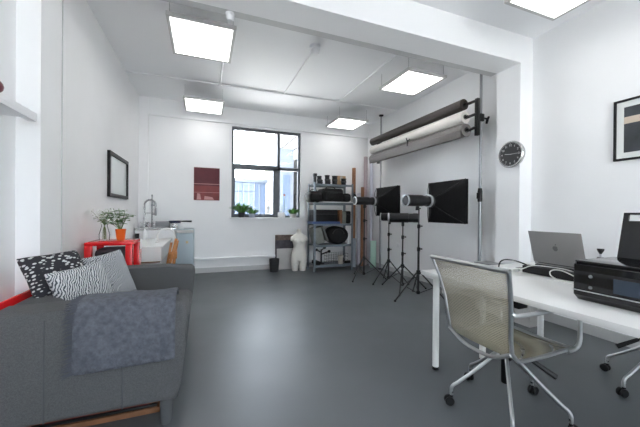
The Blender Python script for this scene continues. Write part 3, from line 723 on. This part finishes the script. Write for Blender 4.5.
# shelf 3
Z3 = LV[2]
t = thing('storage_tray', 'blue plastic tray under the black case on the middle shelf', 'tray', ((UX0+UX0+.55)/2, 5.80, Z3))
MB().box(-.30, .28, -.20, .16, 0, .012).box(-.30, .28, -.20, -.192, .012, .045).box(-.30, -.292, -.192, .152, .012, .045).box(.272, .28, -.192, .152, .012, .045).box(-.30, .28, .152, .16, .012, .045).build('body', 'bluetray', t, smooth=False)
t = thing('equipment_case', 'boxy black equipment case in the blue tray on the middle shelf', 'case', (UX0+.26, 5.79, Z3+.013))
MB().box(-.26, .26, -.16, .14, 0, .27, bev=.02).build('body', 'bagcloth', t)
MB().box(-.262, .262, -.163, .142, .175, .185, bev=.002).build('lid_seam', 'charcoal', t)
MB().tube([(-.06, -.165, .20), (-.06, -.18, .20), (.06, -.18, .20), (.06, -.165, .20)], .007, 6).build('handle', 'black', t)
tag(MB().box(UX0+.575, UX0+.63, 5.66, 5.95, Z3+.001, Z3+.28, bev=.003).build('brown_file', 'brown'), 'brown upright box file on the middle shelf', 'file')
tag(MB().box(UX0+.64, UX0+.72, 5.66, 5.95, Z3+.001, Z3+.25, bev=.003).build('beige_file', 'khaki'), 'grey upright box file right of the brown one on the middle shelf', 'file')
bag(UX0+.73, UX0+.835, 5.66, 5.95, Z3+.001, .26, 'narrow black bag at the right end of the middle shelf', strap=False, bev=.03)
# shelf 2
Z2 = LV[1]
t = thing('open_case', 'grey-green case propped open at the left of the second shelf from the bottom', 'case', (UX0+.17, 5.80, Z2))
mx = Matrix.Rotation(math.radians(-14), 4, 'Y')
MB().box(-.09, .09, -.18, .14, .0, .33, Matrix.Translation((-.02, 0, .025)) @ mx, bev=.012).build('shell', 'khaki', t)
MB().box(.10, .14, -.18, .14, .0, .33, Matrix.Translation((.02, 0, .035)) @ Matrix.Rotation(math.radians(-22), 4, 'Y'), bev=.01).build('lid', 'khaki', t)
t = thing('round_bag', 'large rounded black bag on the second shelf from the bottom', 'bag', (UX0+.54, 5.80, Z2))
MB().lathe([(.001, -.16), (.15, -.16), (.185, -.12), (.19, .08), (.16, .13), (.001, .13)], (0, 0, .185), 28, axis=(0, 1, 0), sx=1.3, sy=.97).build('body', 'bagcloth', t)
MB().tube(arc((0, -.165, .19), .13, .2, PI-.2, 12), .009, 6).build('piping', 'charcoal', t)
tag(MB().lathe([(.032, 0), (.034, .01), (.034, .20), (.02, .23), (.018, .25), (.001, .25)], (UX0+.80, 5.70, Z2), 16).build('white_bottle', 'white'), 'white bottle at the right of the second shelf from the bottom', 'bottle')
# shelf 1
Z1 = LV[0]
t = thing('light_clamp_stand', 'black clamp arms standing on the bottom shelf', 'clamp', (UX0+.22, 5.78, Z1))
MB().box(-.05, .05, -.05, .05, 0, .02, bev=.004).build('base', 'black', t)
MB().tube([(0, 0, .02), (0, 0, .30)], .016, 10).build('post', 'black', t)
for a, z, L in ((.5, .20, .17), (2.6, .24, .15), (1.2, .28, .13)):
    o = MB().tube([(0, 0, z), (math.cos(a)*L, -.06, z+.06)], .014, 8).build('clamp_arm', 'black', t)
    MB().sphere((math.cos(a)*L, -.06, z+.06), .033, .03, .03).build('knob', 'black', o)
t = thing('wire_basket', 'dark wire basket at the back of the bottom shelf', 'basket', (UX0+.58, 5.84, Z1))
w_ = MB()
for z in (.003, .07, .14, .20):
    w_.tube([(-.22, -.12, z), (.22, -.12, z), (.22, .12, z), (-.22, .12, z), (-.22, -.12, z)], .003, 5)
for k in range(9):
    for y in (-.12, .12): w_.tube([(-.22+k*.055, y, .003), (-.22+k*.055, y, .20)], .002, 5)
w_.build('wires', 'charcoal', t)
t = thing('beige_lamp_head', 'beige studio lamp head at the right of the bottom shelf', 'lamp', (UX0+.60, 5.665, Z1))
MB().lathe([(.045, 0), (.05, .02), (.05, .12), (.065, .17), (.06, .17), (.001, .13)], n=18).build('body', 'beige', t)
MB().tube([(.055, 0, .03), (.09, 0, .09), (.05, 0, .13)], .008, 6).build('yoke', 'black', t)
tag(MB().box(UX0+.06, UX0+.16, 5.65, 5.92, Z1+.001, Z1+.07, bev=.01).build('black_case', 'bagcloth'), 'flat black case at the left end of the bottom shelf', 'case')
tag(MB().box(UX0+.70, UX0+.83, 5.65, 5.71, Z1+.001, Z1+.06, bev=.01).build('battery_pack', 'black'), 'small black pack right of the beige lamp head', 'battery')

# ------------------------------------------------------------------ tubes and boards in the right corner
def ctube(x, y, r, h, m_, label, name='card_tube', lean=(0, 0)):
    t = thing(name, label, 'tube', (x, y, 0), 0, 'tubes standing in the corner')
    ri = r*.82
    b = MB(); rings = []
    for rr, z in ((ri, .002), (r, .002), (r, h*.5), (r, h), (ri, h), (ri, h-.05), (.001, h-.05)):
        rings.append([Vector((rr*math.cos(2*PI*k/18)+lean[0]*z/h, rr*math.sin(2*PI*k/18)+lean[1]*z/h, z)) for k in range(18)])
    b.ring_loft(rings).build('tube', m_, t); return t
ctube(3.15, 6.10, .040, 2.19, 'tube', 'tall brown cardboard tube standing just right of the shelving unit')
ctube(3.06, 5.90, .045, .62, 'bluegrey', 'short blue-grey tube at the right foot of the shelving unit')
ctube(3.27, 6.07, .048, 1.62, 'lilac', 'lilac-white paper roll standing right of the tall brown tube')
ctube(3.29, 5.95, .038, 1.75, 'tube', 'shorter brown cardboard tube in front of the lilac roll')
ctube(3.42, 6.05, .045, 2.45, 'mauve', 'tall mauve paper roll in the corner under the backdrop rolls')
ctube(3.49, 5.92, .035, 2.3, 'lilac', 'tall pale roll nearest the alcove wall in the corner')
tag(MB().box(3.36, 3.50, 5.70, 5.715, .0, .58, bev=.002).build('mint_panel', 'mint'), 'pale mint green panel standing on the floor in the corner', 'panel')

# ------------------------------------------------------------------ autopoles, backdrop rolls
def autopole(x, y, top, label):
    t = thing('support_pole', label, 'pole', (x, y, 0), 0, 'floor to ceiling support poles')
    MB().lathe([(.04, 0), (.045, .012), (.03, .03), (.001, .03)], n=20).build('foot_pad', 'black', t)
    MB().tube([(0, 0, .03), (0, 0, 1.5)], .022, 16).build('lower_tube', 'polegrey', t)
    MB().tube([(0, 0, 1.5), (0, 0, top-.03)], .0175, 16).build('upper_tube', 'polegrey', t)
    MB().lathe([(.026, 1.34), (.03, 1.36), (.03, 1.48), (.024, 1.52), (.001, 1.52)], n=16).build('lock_collar', 'black', t)
    MB().box(-.05, -.02, -.012, .012, 1.38, 1.46, bev=.004).build('lock_lever', 'black', t)
    MB().lathe([(.018, top-.035), (.045, top-.02), (.05, top), (.001, top)], n=20).build('top_pad', 'black', t)
    return t
M['polegrey'] = mat('grey_anodised_tube', (.30, .31, .33), .35, .8)
autopole(3.41, 2.985, ZC, 'grey floor to ceiling pole at the near end of the backdrop rolls')
autopole(3.45, 5.47, ZC, 'grey pole with a black cap at the far end of the backdrop rolls')
RZ = [2.63, 2.455, 2.28]; RX = 3.21
def bracket(x, y, s, label):
    t = thing('roll_bracket', label, 'bracket', (x, y, 0), 0, 'backdrop roll brackets')
    MB().box(-.085, -.035, -.025, .025, 2.21, 2.70, bev=.006).build('plate', 'blackmetal', t)
    MB().box(-.04, .03, -.035, .035, 2.40, 2.50, bev=.008).build('clamp', 'blackmetal', t)
    k = MB().tube([(.03, 0, 2.45), (.12, -.01, 2.45)], .014, 10).build('clamp_screw', 'blackmetal', t)
    MB().tube([(.11, -.03, 2.47), (.12, .0, 2.45), (.14, .03, 2.40)], [.014, .018, .014], 8).build('handle', 'blackmetal', k)
    for z in RZ:
        h = MB().tube(smooth_path([(-.055, 0, z+.04), (-.10, s*.02, z+.03), (-.17, s*.04, z), (-.20, s*.10, z)]), .019, 8)
        h.build('hook', 'blackmetal', t)
    return t
bracket(3.41, 2.985, 1, 'black triple hook bracket clamped on the near pole')
bracket(3.45, 5.47, -1, 'black triple hook bracket clamped on the far pole')
def roll(z, r, m_, y0, y1, label, tail):
    t = thing('backdrop_roll', label, 'backdrop roll', (RX, (y0+y1)/2, z), 0, 'backdrop paper rolls')
    h = (y1-y0)/2
    MB().lathe([(r*.45, -h), (r, -h+.001), (r, h-.001), (r*.45, h), (r*.42, h-.03), (r*.42, -h+.03), (r*.45, -h)], n=32, axis=(0, 1, 0)).build('paper', m_, t)
    for s_ in (-1, 1):
        MB().lathe([(.02, 0), (r*.4, .005), (r*.4, -.06), (.02, -.06), (.02, 0)], (0, s_*h, 0), 20, axis=(0, s_, 0)).build('core_plug', 'black', t)
        MB().tube([(0, s_*(h-.02), 0), (0, s_*(h+.04), 0)], .016, 10).build('axle', 'blackmetal', t)
    if tail:
        g = []
        for k in range(9):
            a = PI+.25 + k*.0; zz = -k*tail/8
            g.append([Vector((-r-.001-.012*math.sin(k/8*2.2)+.02*(k/8), yy, zz)) for yy in (-h+.02, -h/2, 0, h/2, h-.02)])
        o = MB().sheet(g).build('loose_edge', m_, t); o.modifiers.new('thick', 'SOLIDIFY').thickness = .003
    return t
roll(RZ[0], .072, 'rolldark', 3.07, 5.40, 'dark brown backdrop roll, topmost of the three rolls', 0)
roll(RZ[1], .078, 'rollwhite', 3.05, 5.40, 'white backdrop paper roll, middle of the three rolls', 0)
roll(RZ[2], .086, 'rollgrey', 3.03, 5.40, 'grey backdrop paper roll, lowest of the three rolls', .10)
t = thing('spring_clamp', 'small black clamp gripping the grey backdrop roll midway', 'clamp', (RX-.088, 4.13, RZ[2]+.06))
MB().tube([(.03, 0, .06), (-.012, 0, .02), (-.018, 0, -.06)], .010, 8).build('jaw', 'black', t)
MB().tube([(-.012, 0, .02), (-.05, -.01, .07)], .009, 8).build('grip', 'black', t)

# ------------------------------------------------------------------ studio lights
def stand(x, y, top, angs, label, R=.39, zc_=.37):
    t = thing('light_stand', label, 'light stand', (x, y, 0), 0, 'tripod light stands')
    MB().tube([(0, 0, .07), (0, 0, top*.55)], .0155, 12).build('lower_column', 'blackmetal', t)
    MB().tube([(0, 0, top*.55), (0, 0, top*.8)], .0125, 12).build('middle_column', 'blackmetal', t)
    MB().tube([(0, 0, top*.8), (0, 0, top-.02)], .010, 12).build('upper_column', 'blackmetal', t)
    MB().lathe([(.02, zc_-.03), (.028, zc_-.025), (.028, zc_+.02), (.02, zc_+.03)], n=14).build('leg_collar', 'black', t)
    MB().lathe([(.02, .07), (.026, .075), (.026, .11), (.02, .115)], n=14).build('brace_collar', 'black', t)
    for z in (top*.55, top*.8):
        c = MB().lathe([(.018, z-.03), (.022, z-.025), (.022, z+.02), (.017, z+.025)], n=14).build('clamp_collar', 'black', t)
        MB().tube([(.02, 0, z), (.05, -.012, z)], [.008, .011], 8).build('knob', 'black', c)
    for a in angs:
        a = math.radians(a); c, s_ = math.cos(a), math.sin(a)
        l = MB().tube([(c*.025, s_*.025, zc_), (c*(R-.01), s_*(R-.01), .022)], .0105, 8).build('leg', 'blackmetal', t)
        MB().sphere((c*(R-.005), s_*(R-.005), .016), .017, .017, .016, 10, 6).build('foot', 'black', l)
        MB().tube([(c*.025, s_*.025, .09), (c*R*.52, s_*R*.52, zc_-(zc_-.022)*.53)], .006, 6).build('brace', 'blackmetal', l)
    return t
def strobe(x, y, z, axis, L, r, label, ring=True):
    t = thing('studio_flash', label, 'studio flash', (x, y, z), math.atan2(axis[1], axis[0]), 'studio flash heads')
    h = L/2
    MB().lathe([(r*.75, -h), (r*.95, -h+.015), (r, -h+.04), (r, h*.35), (r*.93, h*.36), (r*.93, h*.7), (r*.99, h*.72), (r*.99, h), (r*.6, h)], n=24, axis=(1, 0, 0)).build('body', 'black', t)
    MB().lathe([(r*.9, -h-.006), (r*1.04, -h-.004), (r*1.04, -h+.012), (r*.9, -h+.014)], n=24, axis=(1, 0, 0), cap=False).build('rear_ring', 'silver', t)
    b = MB().box(-.02, .02, -.02, .02, -r-.055, -r+.01, bev=.005).build('mount', 'black', t)
    MB().tube([(0, -.018, -r-.03), (0, -.06, -r-.03)], [.008, .011], 8).build('tilt_knob', 'black', b)
    if ring: MB().lathe([(r*1.0, h-.03), (r*1.14, h-.028), (r*1.14, h+.0), (r*1.0, h+.002)], n=24, axis=(1, 0, 0), cap=False).build('front_ring', 'silver', t)
    return t
def softbox(x, y, z, W, H, D, label, rim=.05):
    t = thing('softbox', label, 'softbox', (x, y, z), 0, 'black softboxes')
    n = 12; rings = []
    def sq(f, rr, w_, h_):
        out = []
        for k in range(32):
            a = 2*PI*k/32+PI/4; c, s_ = math.cos(a), math.sin(a); m_ = max(abs(c), abs(s_))
            out.append((f*c/m_*w_/2+(1-f)*rr*c, f*s_/m_*h_/2+(1-f)*rr*s_))
        return out
    for i in range(n+1):
        u = i/n; sag = math.sin(u*PI)*.05
        # panels dip between the four rods
        pts = sq(u**.85, .075, W*(u**.9)+.12*(1-u), H*(u**.9)+.12*(1-u))
        rings.append([Vector((u*D, p[0]*(1-sag), p[1]*(1-sag))) for p in pts])
    pts = sq(1, .07, W, H); rings.append([Vector((D+rim, p[0], p[1])) for p in pts])
    o = MB().ring_loft(rings, cap=False).build('shell', 'blackcloth', t)
    MB().box(D+rim*.3, D+rim*.4, -W/2+.004, W/2-.004, -H/2+.004, H/2-.004).build('diffuser', 'white', t, smooth=False)
    for sy in (-1, 1):
        for sz in (-1, 1):
            MB().tube([(0, sy*.05, sz*.05), (D*.5, sy*(W*.26+.03), sz*(H*.26+.03)), (D, sy*(W/2+.002), sz*(H/2+.002))], .005, 6).build('rod_seam', 'black', t)
    MB().lathe([(.06, -.012), (.085, -.01), (.085, .012), (.06, .014)], n=24, axis=(1, 0, 0), cap=False).build('speed_ring', 'charcoal', t)
    return t
stand(2.76, 3.40, 1.255, (182, 305, 62), 'black light stand nearest the desk, fourth and rightmost of the four tripods')
strobe(2.735, 3.40, 1.355, (1, 0), .40, .078, 'black flash head on the nearest stand, feeding the large right softbox')
softbox(2.955, 3.40, 1.345, .70, .60, .27, 'large black softbox aimed at the wall, right of the nearest stand')
stand(2.85, 3.88, 1.02, (108, 228, 348), 'black light stand in front, third tripod from the left')
strobe(2.85, 3.88, 1.11, (.86, -.5), .44, .072, 'black flash head without softbox on the third tripod, in front', ring=False)
stand(2.92, 4.36, 1.03, (190, 310, 70), 'black light stand partly behind another, second tripod from the left', R=.34)
strobe(2.93, 4.355, 1.115, (.75, -.66), .30, .066, 'black flash head half hidden behind the front one, on the second tripod', ring=False)
stand(2.69, 4.79, 1.305, (212, 328, 88), 'black light stand by the shelving unit, leftmost of the four tripods')
strobe(2.69, 4.79, 1.395, (1, 0), .40, .072, 'black flash head on the leftmost tripod beside the shelving unit')
softbox(2.91, 4.79, 1.395, .70, .54, .24, 'smaller looking black softbox farther back, on the leftmost tripod')

# ------------------------------------------------------------------ desk
t = thing('desk', 'large white desk with round white legs', 'desk')
DX0, DX1, DY0, DY1, DZ = 1.57, 2.93, -.30, 1.905, .74
MB().box(DX0, DX1, DY0, DY1, DZ-.032, DZ, bev=.003).build('desk_top', 'gloss_white', t)
for x, y in ((DX0+.075, DY1-.085), (2.09, DY1-.115), (DX1-.09, DY1-.075), (DX0+.06, DY0+.08), (DX1-.06, DY0+.08)):
    l = MB().tube([(x, y, .025), (x, y, DZ-.032)], .0235, 18).build('leg', 'gloss_white', t)
    MB().lathe([(.02, 0), (.025, .004), (.025, .026), (.001, .026)], (x, y, 0), 16).build('foot', 'black', l)
MB().box(DX0+.25, DX1-.25, DY1-.5, DY1-.46, DZ-.07, DZ-.033).build('rail', 'grey', t, smooth=False)

# printer
t = thing('printer', 'black inkjet printer with raised paper support on the desk', 'printer', (1.80, .775, DZ), 0)
b = MB().prism([(.0, .03), (.035, .0), (.34, .0), (.36, .02), (.36, .17), (.33, .195), (.015, .195), (.0, .185)], 'y', -.225, .225, bev=.008).build('body', 'gloss_black', t)
MB().box(.008, .355, -.222, .222, .1955, .206, bev=.004).build('scanner_lid', 'gloss_black', t)
MB().box(-.004, .004, -.224, .224, .052, .057).build('silver_line', 'silver', t, smooth=False)
MB().box(-.006, .002, -.215, .218, .062, .155, bev=.002).build('control_panel', 'gloss_black', t)
MB().box(-.0075, -.0055, -.10, .055, .072, .140).build('screen', 'screen', t, smooth=False)
for z in (.078, .133): MB().lathe([(.001, 0), (.008, 0), (.008, .003), (.001, .003)], (-.006, .145, z), 16, axis=(-1, 0, 0)).build('button', 'grey', t)
sup = MB(); mxs = Matrix.Translation((.345, 0, .19)) @ Matrix.Rotation(math.radians(14), 4, 'Y')
w0 = .205
sup.box(0, .014, -w0, w0, 0, .225, mxs).box(0, .014, w0-.022, w0, .225, .262, mxs).box(0, .014, -w0, -w0+.022, .225, .262, mxs).box(0, .014, -w0, w0, .262, .272, mxs)
sup.build('paper_support', 'gloss_black', t, smooth=False)

# laptop on stand
t = thing('laptop_stand', 'black low stand carrying the laptop', 'stand', (2.52, 1.465, DZ))
MB().box(-.06, .20, -.17, .17, 0, .05, bev=.006).build('block', 'black', t)
t = thing('laptop', 'open grey laptop seen from behind on the desk', 'laptop', (2.50, 1.465, DZ+.05))
MB().box(-.03, .21, -.178, .178, .001, .016, bev=.004).build('base', 'laptop', t)
mxl = Matrix.Translation((-.028, 0, .018)) @ Matrix.Rotation(math.radians(-17), 4, 'Y')
lid = MB().box(-.008, 0, -.18, .18, 0, .255, mxl, bev=.003).build('lid', 'laptop', t)
MB().tube([(-.024, -.15, .016), (-.024, .15, .016)], .008, 8).build('hinge', 'black', t)
scr = MB().box(.0005, .0015, -.17, .17, .012, .245, mxl).build('screen', 'gloss_black', lid, smooth=False)
# emblem: apple outline with a bite and a leaf
pts = []
for k in range(40):
    a = 2*PI*k/40; x, z = math.sin(a), math.cos(a)
    r_ = 1.0 - .16*math.exp(-(a if a < PI else 2*PI-a)**2/.10) - .10*math.exp(-((a-PI)**2)/.05)
    px, pz = x*r_*.92, z*r_
    if z < -.2: px *= .88
    dx, dz = px-1.15, pz-.12
    if dx*dx+dz*dz < .42**2:
        q = .42/math.sqrt(dx*dx+dz*dz); px, pz = 1.15+dx*q, .12+dz*q
    pts.append((px*.020, pz*.021+.128))
lg = MB(); lg.prism([(p[0], p[1]) for p in pts], 'x', -.0094, -.0082)
lg.prism([(.001, .151), (.006, .153), (.011, .160), (.012, .166), (.006, .164), (.001, .158)], 'x', -.0094, -.0082)
for v in lg.b.verts: v.co = mxl @ Vector((v.co.x, -v.co.y, v.co.z))
lg.build('emblem', 'laptoplogo', lid, smooth=False)
t = thing('power_block', 'long black power block in front of the laptop', 'power strip', (2.30, 1.40, DZ))
MB().box(-.035, .035, -.21, .20, 0, .055, bev=.006).build('body', 'black', t)
for k in range(4): MB().box(-.02, .02, -.17+k*.09, -.11+k*.09, .055, .058).build('socket', 'charcoal', t, smooth=False)
def cable(pts, r, m_, label): return tag(MB().tube(smooth_path(pts, 8), r, 7).build('cable', m_), label, 'cable', 'cables on the desk')
zt = DZ+.005
cable([(2.25, 1.21, .767), (2.25, 1.265, .788), (2.25, 1.317, .803), (2.25, 1.363, .800), (2.25, 1.39, .782), (2.24, 1.378, .758), (2.22, 1.33, zt), (2.19, 1.27, zt), (2.20, 1.16, zt)], .004, 'whitecable', 'white cable looping in front of the black power block')
cable([(2.35, 1.18, zt), (2.36, 1.25, DZ+.03), (2.36, 1.34, DZ+.055), (2.33, 1.42, DZ+.063), (2.27, 1.52, DZ+.063), (2.24, 1.58, DZ+.03), (2.23, 1.60, DZ+.03)], .004, 'whitecable', 'white cable running over the top of the black power block')
cable([(2.50, 1.66, zt), (2.42, 1.74, DZ+.05), (2.29, 1.715, .815), (2.29, 1.765, .808), (2.29, 1.80, .785), (2.26, 1.79, zt), (2.20, 1.72, zt), (2.24, 1.67, zt)], .0055, 'black', 'black cable arching up left of the laptop')
cable([(2.52, 1.67, zt), (2.44, 1.69, zt), (2.34, 1.70, zt+.004), (2.26, 1.70, zt), (2.18, 1.67, zt)], .005, 'black', 'black cable lying flat beside the white adapter')
t = thing('power_adapter', 'small white power adapter on the desk beside the power block', 'adapter', (2.225, 1.64, DZ))
MB().box(-.04, .04, -.025, .025, 0, .026, bev=.006).build('body', 'gloss_white', t)
t = thing('desk_gadget', 'small black webcam on a ball foot beyond the printer', 'webcam', (2.76, 1.355, DZ))
MB().lathe([(.024, 0), (.026, .01), (.026, .10), (.02, .125), (.001, .125)], n=18).build('foot', 'black', t)
MB().tube([(0, 0, .12), (0, 0, .15)], .007, 8).build('neck', 'silver', t)
MB().lathe([(.006, .148), (.020, .175), (.022, .188), (.001, .19)], n=18).build('head', 'black', t)
t = thing('cable_box', 'black cable box hung under the desk behind the mesh chair', 'box', (1.80, 1.33, .61))
MB().box(-.04, .04, -.07, .04, 0, .098, bev=.006).build('body', 'black', t)
# low grey unit beside the pole
t = thing('low_cabinet', 'low grey cabinet against the pier behind the desk', 'cabinet')
MB().box(3.17, 3.365, 2.15, 2.83, 0, .565, bev=.004).build('body', 'lightgrey', t)
MB().box(3.155, 3.366, 2.14, 2.84, .566, .585, bev=.003).build('top', 'grey', t)

# ------------------------------------------------------------------ mesh swivel chair
def swivel_chair(loc, rz, base_off, label, seat_dx=0):
    # local: chair faces +x, origin on the floor under the gas lift
    t = thing('swivel_chair', label, 'chair', loc, rz, 'mesh swivel chairs')
    hub = MB().lathe([(.02, .30), (.035, .305), (.04, .37), (.03, .40), (.02, .41)], n=18).build('hub', 'blackmetal', t)
    MB().lathe([(.018, .16), (.022, .165), (.022, .30), (.018, .30)], n=14).build('gas_lift', 'black', t)
    for k in range(5):
        a = math.radians(base_off+72*k); c, s_ = math.cos(a), math.sin(a); R_ = .31
        pts = [(0.015*c, .015*s_, .342), (.06*c, .06*s_, .322), (.16*c, .16*s_, .232), (.265*c, .265*s_, .145), (.298*c, .298*s_, .122), (R_*c, R_*s_, .098), (R_*c, R_*s_, .062)]
        l = MB().tube(smooth_path(pts, 4), .010, 10).build('base_arm', 'chrome', t)
        q = MB()
        for s2 in (-1, 1):
            ox, oy = -s_*.014*s2, c*.014*s2
            q.lathe([(.001, -.009), (.022, -.009), (.027, -.004), (.027, .004), (.022, .009), (.001, .009)], (R_*c+ox+.012*c, R_*s_+oy+.012*s_, .027), 18, axis=(-s_*s2, c*s2, 0))
        q.tube([(R_*c, R_*s_, .085), (R_*c, R_*s_, .05), (R_*c+.012*c, R_*s_+.012*s_, .03)], .010, 8)
        q.build('caster', 'black', l)
    # back and seat: one continuous sling between two side rails
    dx = seat_dx
    def rail(u):   # u 0 top of back .. 1 front of seat -> (x, z, halfwidth)
        P_ = [(-.385, .912, .252), (-.345, .80, .232), (-.315, .68, .215), (-.300, .56, .203), (-.288, .49, .200), (-.255, .452, .203), (-.20, .445, .207), (-.05, .450, .213), (.10, .457, .215), (.165, .450, .215)]
        i = u*(len(P_)-1); i0 = min(int(i), len(P_)-2); f = i-i0
        return [P_[i0][k]*(1-f)+P_[i0+1][k]*f for k in range(3)]
    N = 27
    yc = -.055
    R = [rail(i/N) for i in range(N+1)]
    for s_ in (-1, 1):
        pts = [(x+dx, yc+s_*w, z) for x, z, w in R]
        MB().tube(pts, .0105, 10).build('side_rail', 'chrome', t)
    x, z, w = R[0]; MB().tube([(x+dx, yc-w-.005, z), (x+dx-.012, yc, z+.002), (x+dx, yc+w+.005, z)], .013, 10).build('top_rail', 'chrome', t)
    x, z, w = R[-1]; MB().tube([(x+dx, yc-w, z), (x+dx, yc, z-.006), (x+dx, yc+w, z)], .0115, 10).build('front_rail', 'chrome', t)
    # lower cross rail that sags under the back
    MB().tube(smooth_path([(-.295+dx, yc-.2, .485), (-.285+dx, yc-.10, .430), (-.27+dx, yc, .412), (-.285+dx, yc+.10, .430), (-.295+dx, yc+.2, .485)], 5), .0105, 8).build('cross_rail', 'chrome', t)
    def sling(i0, i1):
        g = []
        for i in range(i0, i1+1):
            x, z, w = R[i]; row = []
            for k in range(13):
                v = k/12*2-1; sag = .022*(1-v*v)*(1 if i < 12 else .35)
                nx, nz = (1, 0) if i < 12 else ((.4, -.9) if i < 18 else (0, -1))
                sgn = -1 if i < 12 else 1
                row.append(Vector((x+dx+(sag*sgn*nx if i < 12 else sag*nx*-.3), yc+v*(w-.006), z+sag*nz)))
            g.append(row)
        return MB().sheet(g)
    MB_ = sling(0, 13).build('back_mesh', 'net', t)
    sling(13, N).build('seat_mesh', 'net', t)
    for s_ in (-1, 1):
        y = yc+s_*.222
        MB().tube(smooth_path([(-.322+dx, y, .70), (-.30+dx, y+s_*.008, .688), (-.18+dx, y+s_*.012, .686), (.10+dx, y+s_*.012, .686), (.165+dx, y+s_*.012, .668), (.18+dx, y+s_*.012, .62), (.185+dx, y+s_*.01, .50), (.165+dx, y, .457), (.10+dx, y, .452)], 5), .0115, 10).build('armrest', 'chrome', t)
    MB().box(-.16+dx, .12+dx, yc-.07, yc+.07, .395, .425, bev=.008).build('seat_plate', 'black', t)
    for s_ in (-1, 1):
        MB().tube([(dx-.05, yc+s_*.06, .41), (dx-.05, yc+s_*.20, .44)], .010, 8).build('seat_strut', 'chrome', t)
    lv = MB().tube([(.0, -.03, .385), (.075, -.11, .33)], .006, 8).build('tilt_lever', 'black', t)
    MB().tube([(.075, -.11, .33), (.155, -.19, .26)], [.012, .016], 8).build('lever_grip', 'black', lv)
    return t
swivel_chair((1.71, 1.305, 0), 0, 8, 'beige mesh swivel chair with aluminium frame tucked under the desk, back towards the sofa')
swivel_chair((2.86, 1.04, 0), PI, -88, 'second swivel chair on the far side of the desk, only its casters showing')

# ------------------------------------------------------------------ sky, camera, view
W = bpy.data.worlds.new('World'); S.world = W; W.use_nodes = True
nt = W.node_tree; bg = nt.nodes['Background']
sky = nt.nodes.new('ShaderNodeTexSky'); sky.sky_type = 'HOSEK_WILKIE'; sky.turbidity = 6; sky.ground_albedo = .4
sky.sun_direction = Vector((-.5, -.6, .62)).normalized()
mixn = nt.nodes.new('ShaderNodeMixRGB'); mixn.inputs['Fac'].default_value = .75; mixn.inputs['Color2'].default_value = (.88, .94, 1.0, 1)
nt.links.new(sky.outputs['Color'], mixn.inputs['Color1']); nt.links.new(mixn.outputs['Color'], bg.inputs['Color'])
bg.inputs['Strength'].default_value = 10.5
sl = bpy.data.lights.new('sun', 'SUN'); so = bpy.data.objects.new('sun', sl); COL.objects.link(so)
sl.energy = 62; sl.angle = math.radians(2); sl.color = (1, .97, .92)
so.rotation_euler = Vector((.62, 0, -.78)).to_track_quat('-Z', 'Y').to_euler()

cam = bpy.data.cameras.new('camera'); co = bpy.data.objects.new('camera', cam); COL.objects.link(co)
cam.sensor_width = 36; cam.lens = 302.6/640*36; cam.clip_start = .02; cam.clip_end = 200
yaw, pit, rol = .36594, -.00324, -.00876
fw = Vector((math.sin(yaw)*math.cos(pit), math.cos(yaw)*math.cos(pit), math.sin(pit))); rt = Vector((math.cos(yaw), -math.sin(yaw), 0)); dn = -rt.cross(fw)
r2 = math.cos(rol)*rt + math.sin(rol)*dn; d2 = -math.sin(rol)*rt + math.cos(rol)*dn
mw = Matrix((r2, -d2, -fw)).transposed().to_4x4(); mw.translation = Vector((0, 0, 1.18)); co.matrix_world = mw
S.camera = co
vs = S.view_settings; vs.view_transform = 'Standard'; vs.look = 'None'; vs.gamma = 1; vs.use_curve_mapping = False; vs.exposure = 0.38
S.cycles.max_bounces = 14; S.cycles.diffuse_bounces = 10; S.cycles.transparent_max_bounces = 12
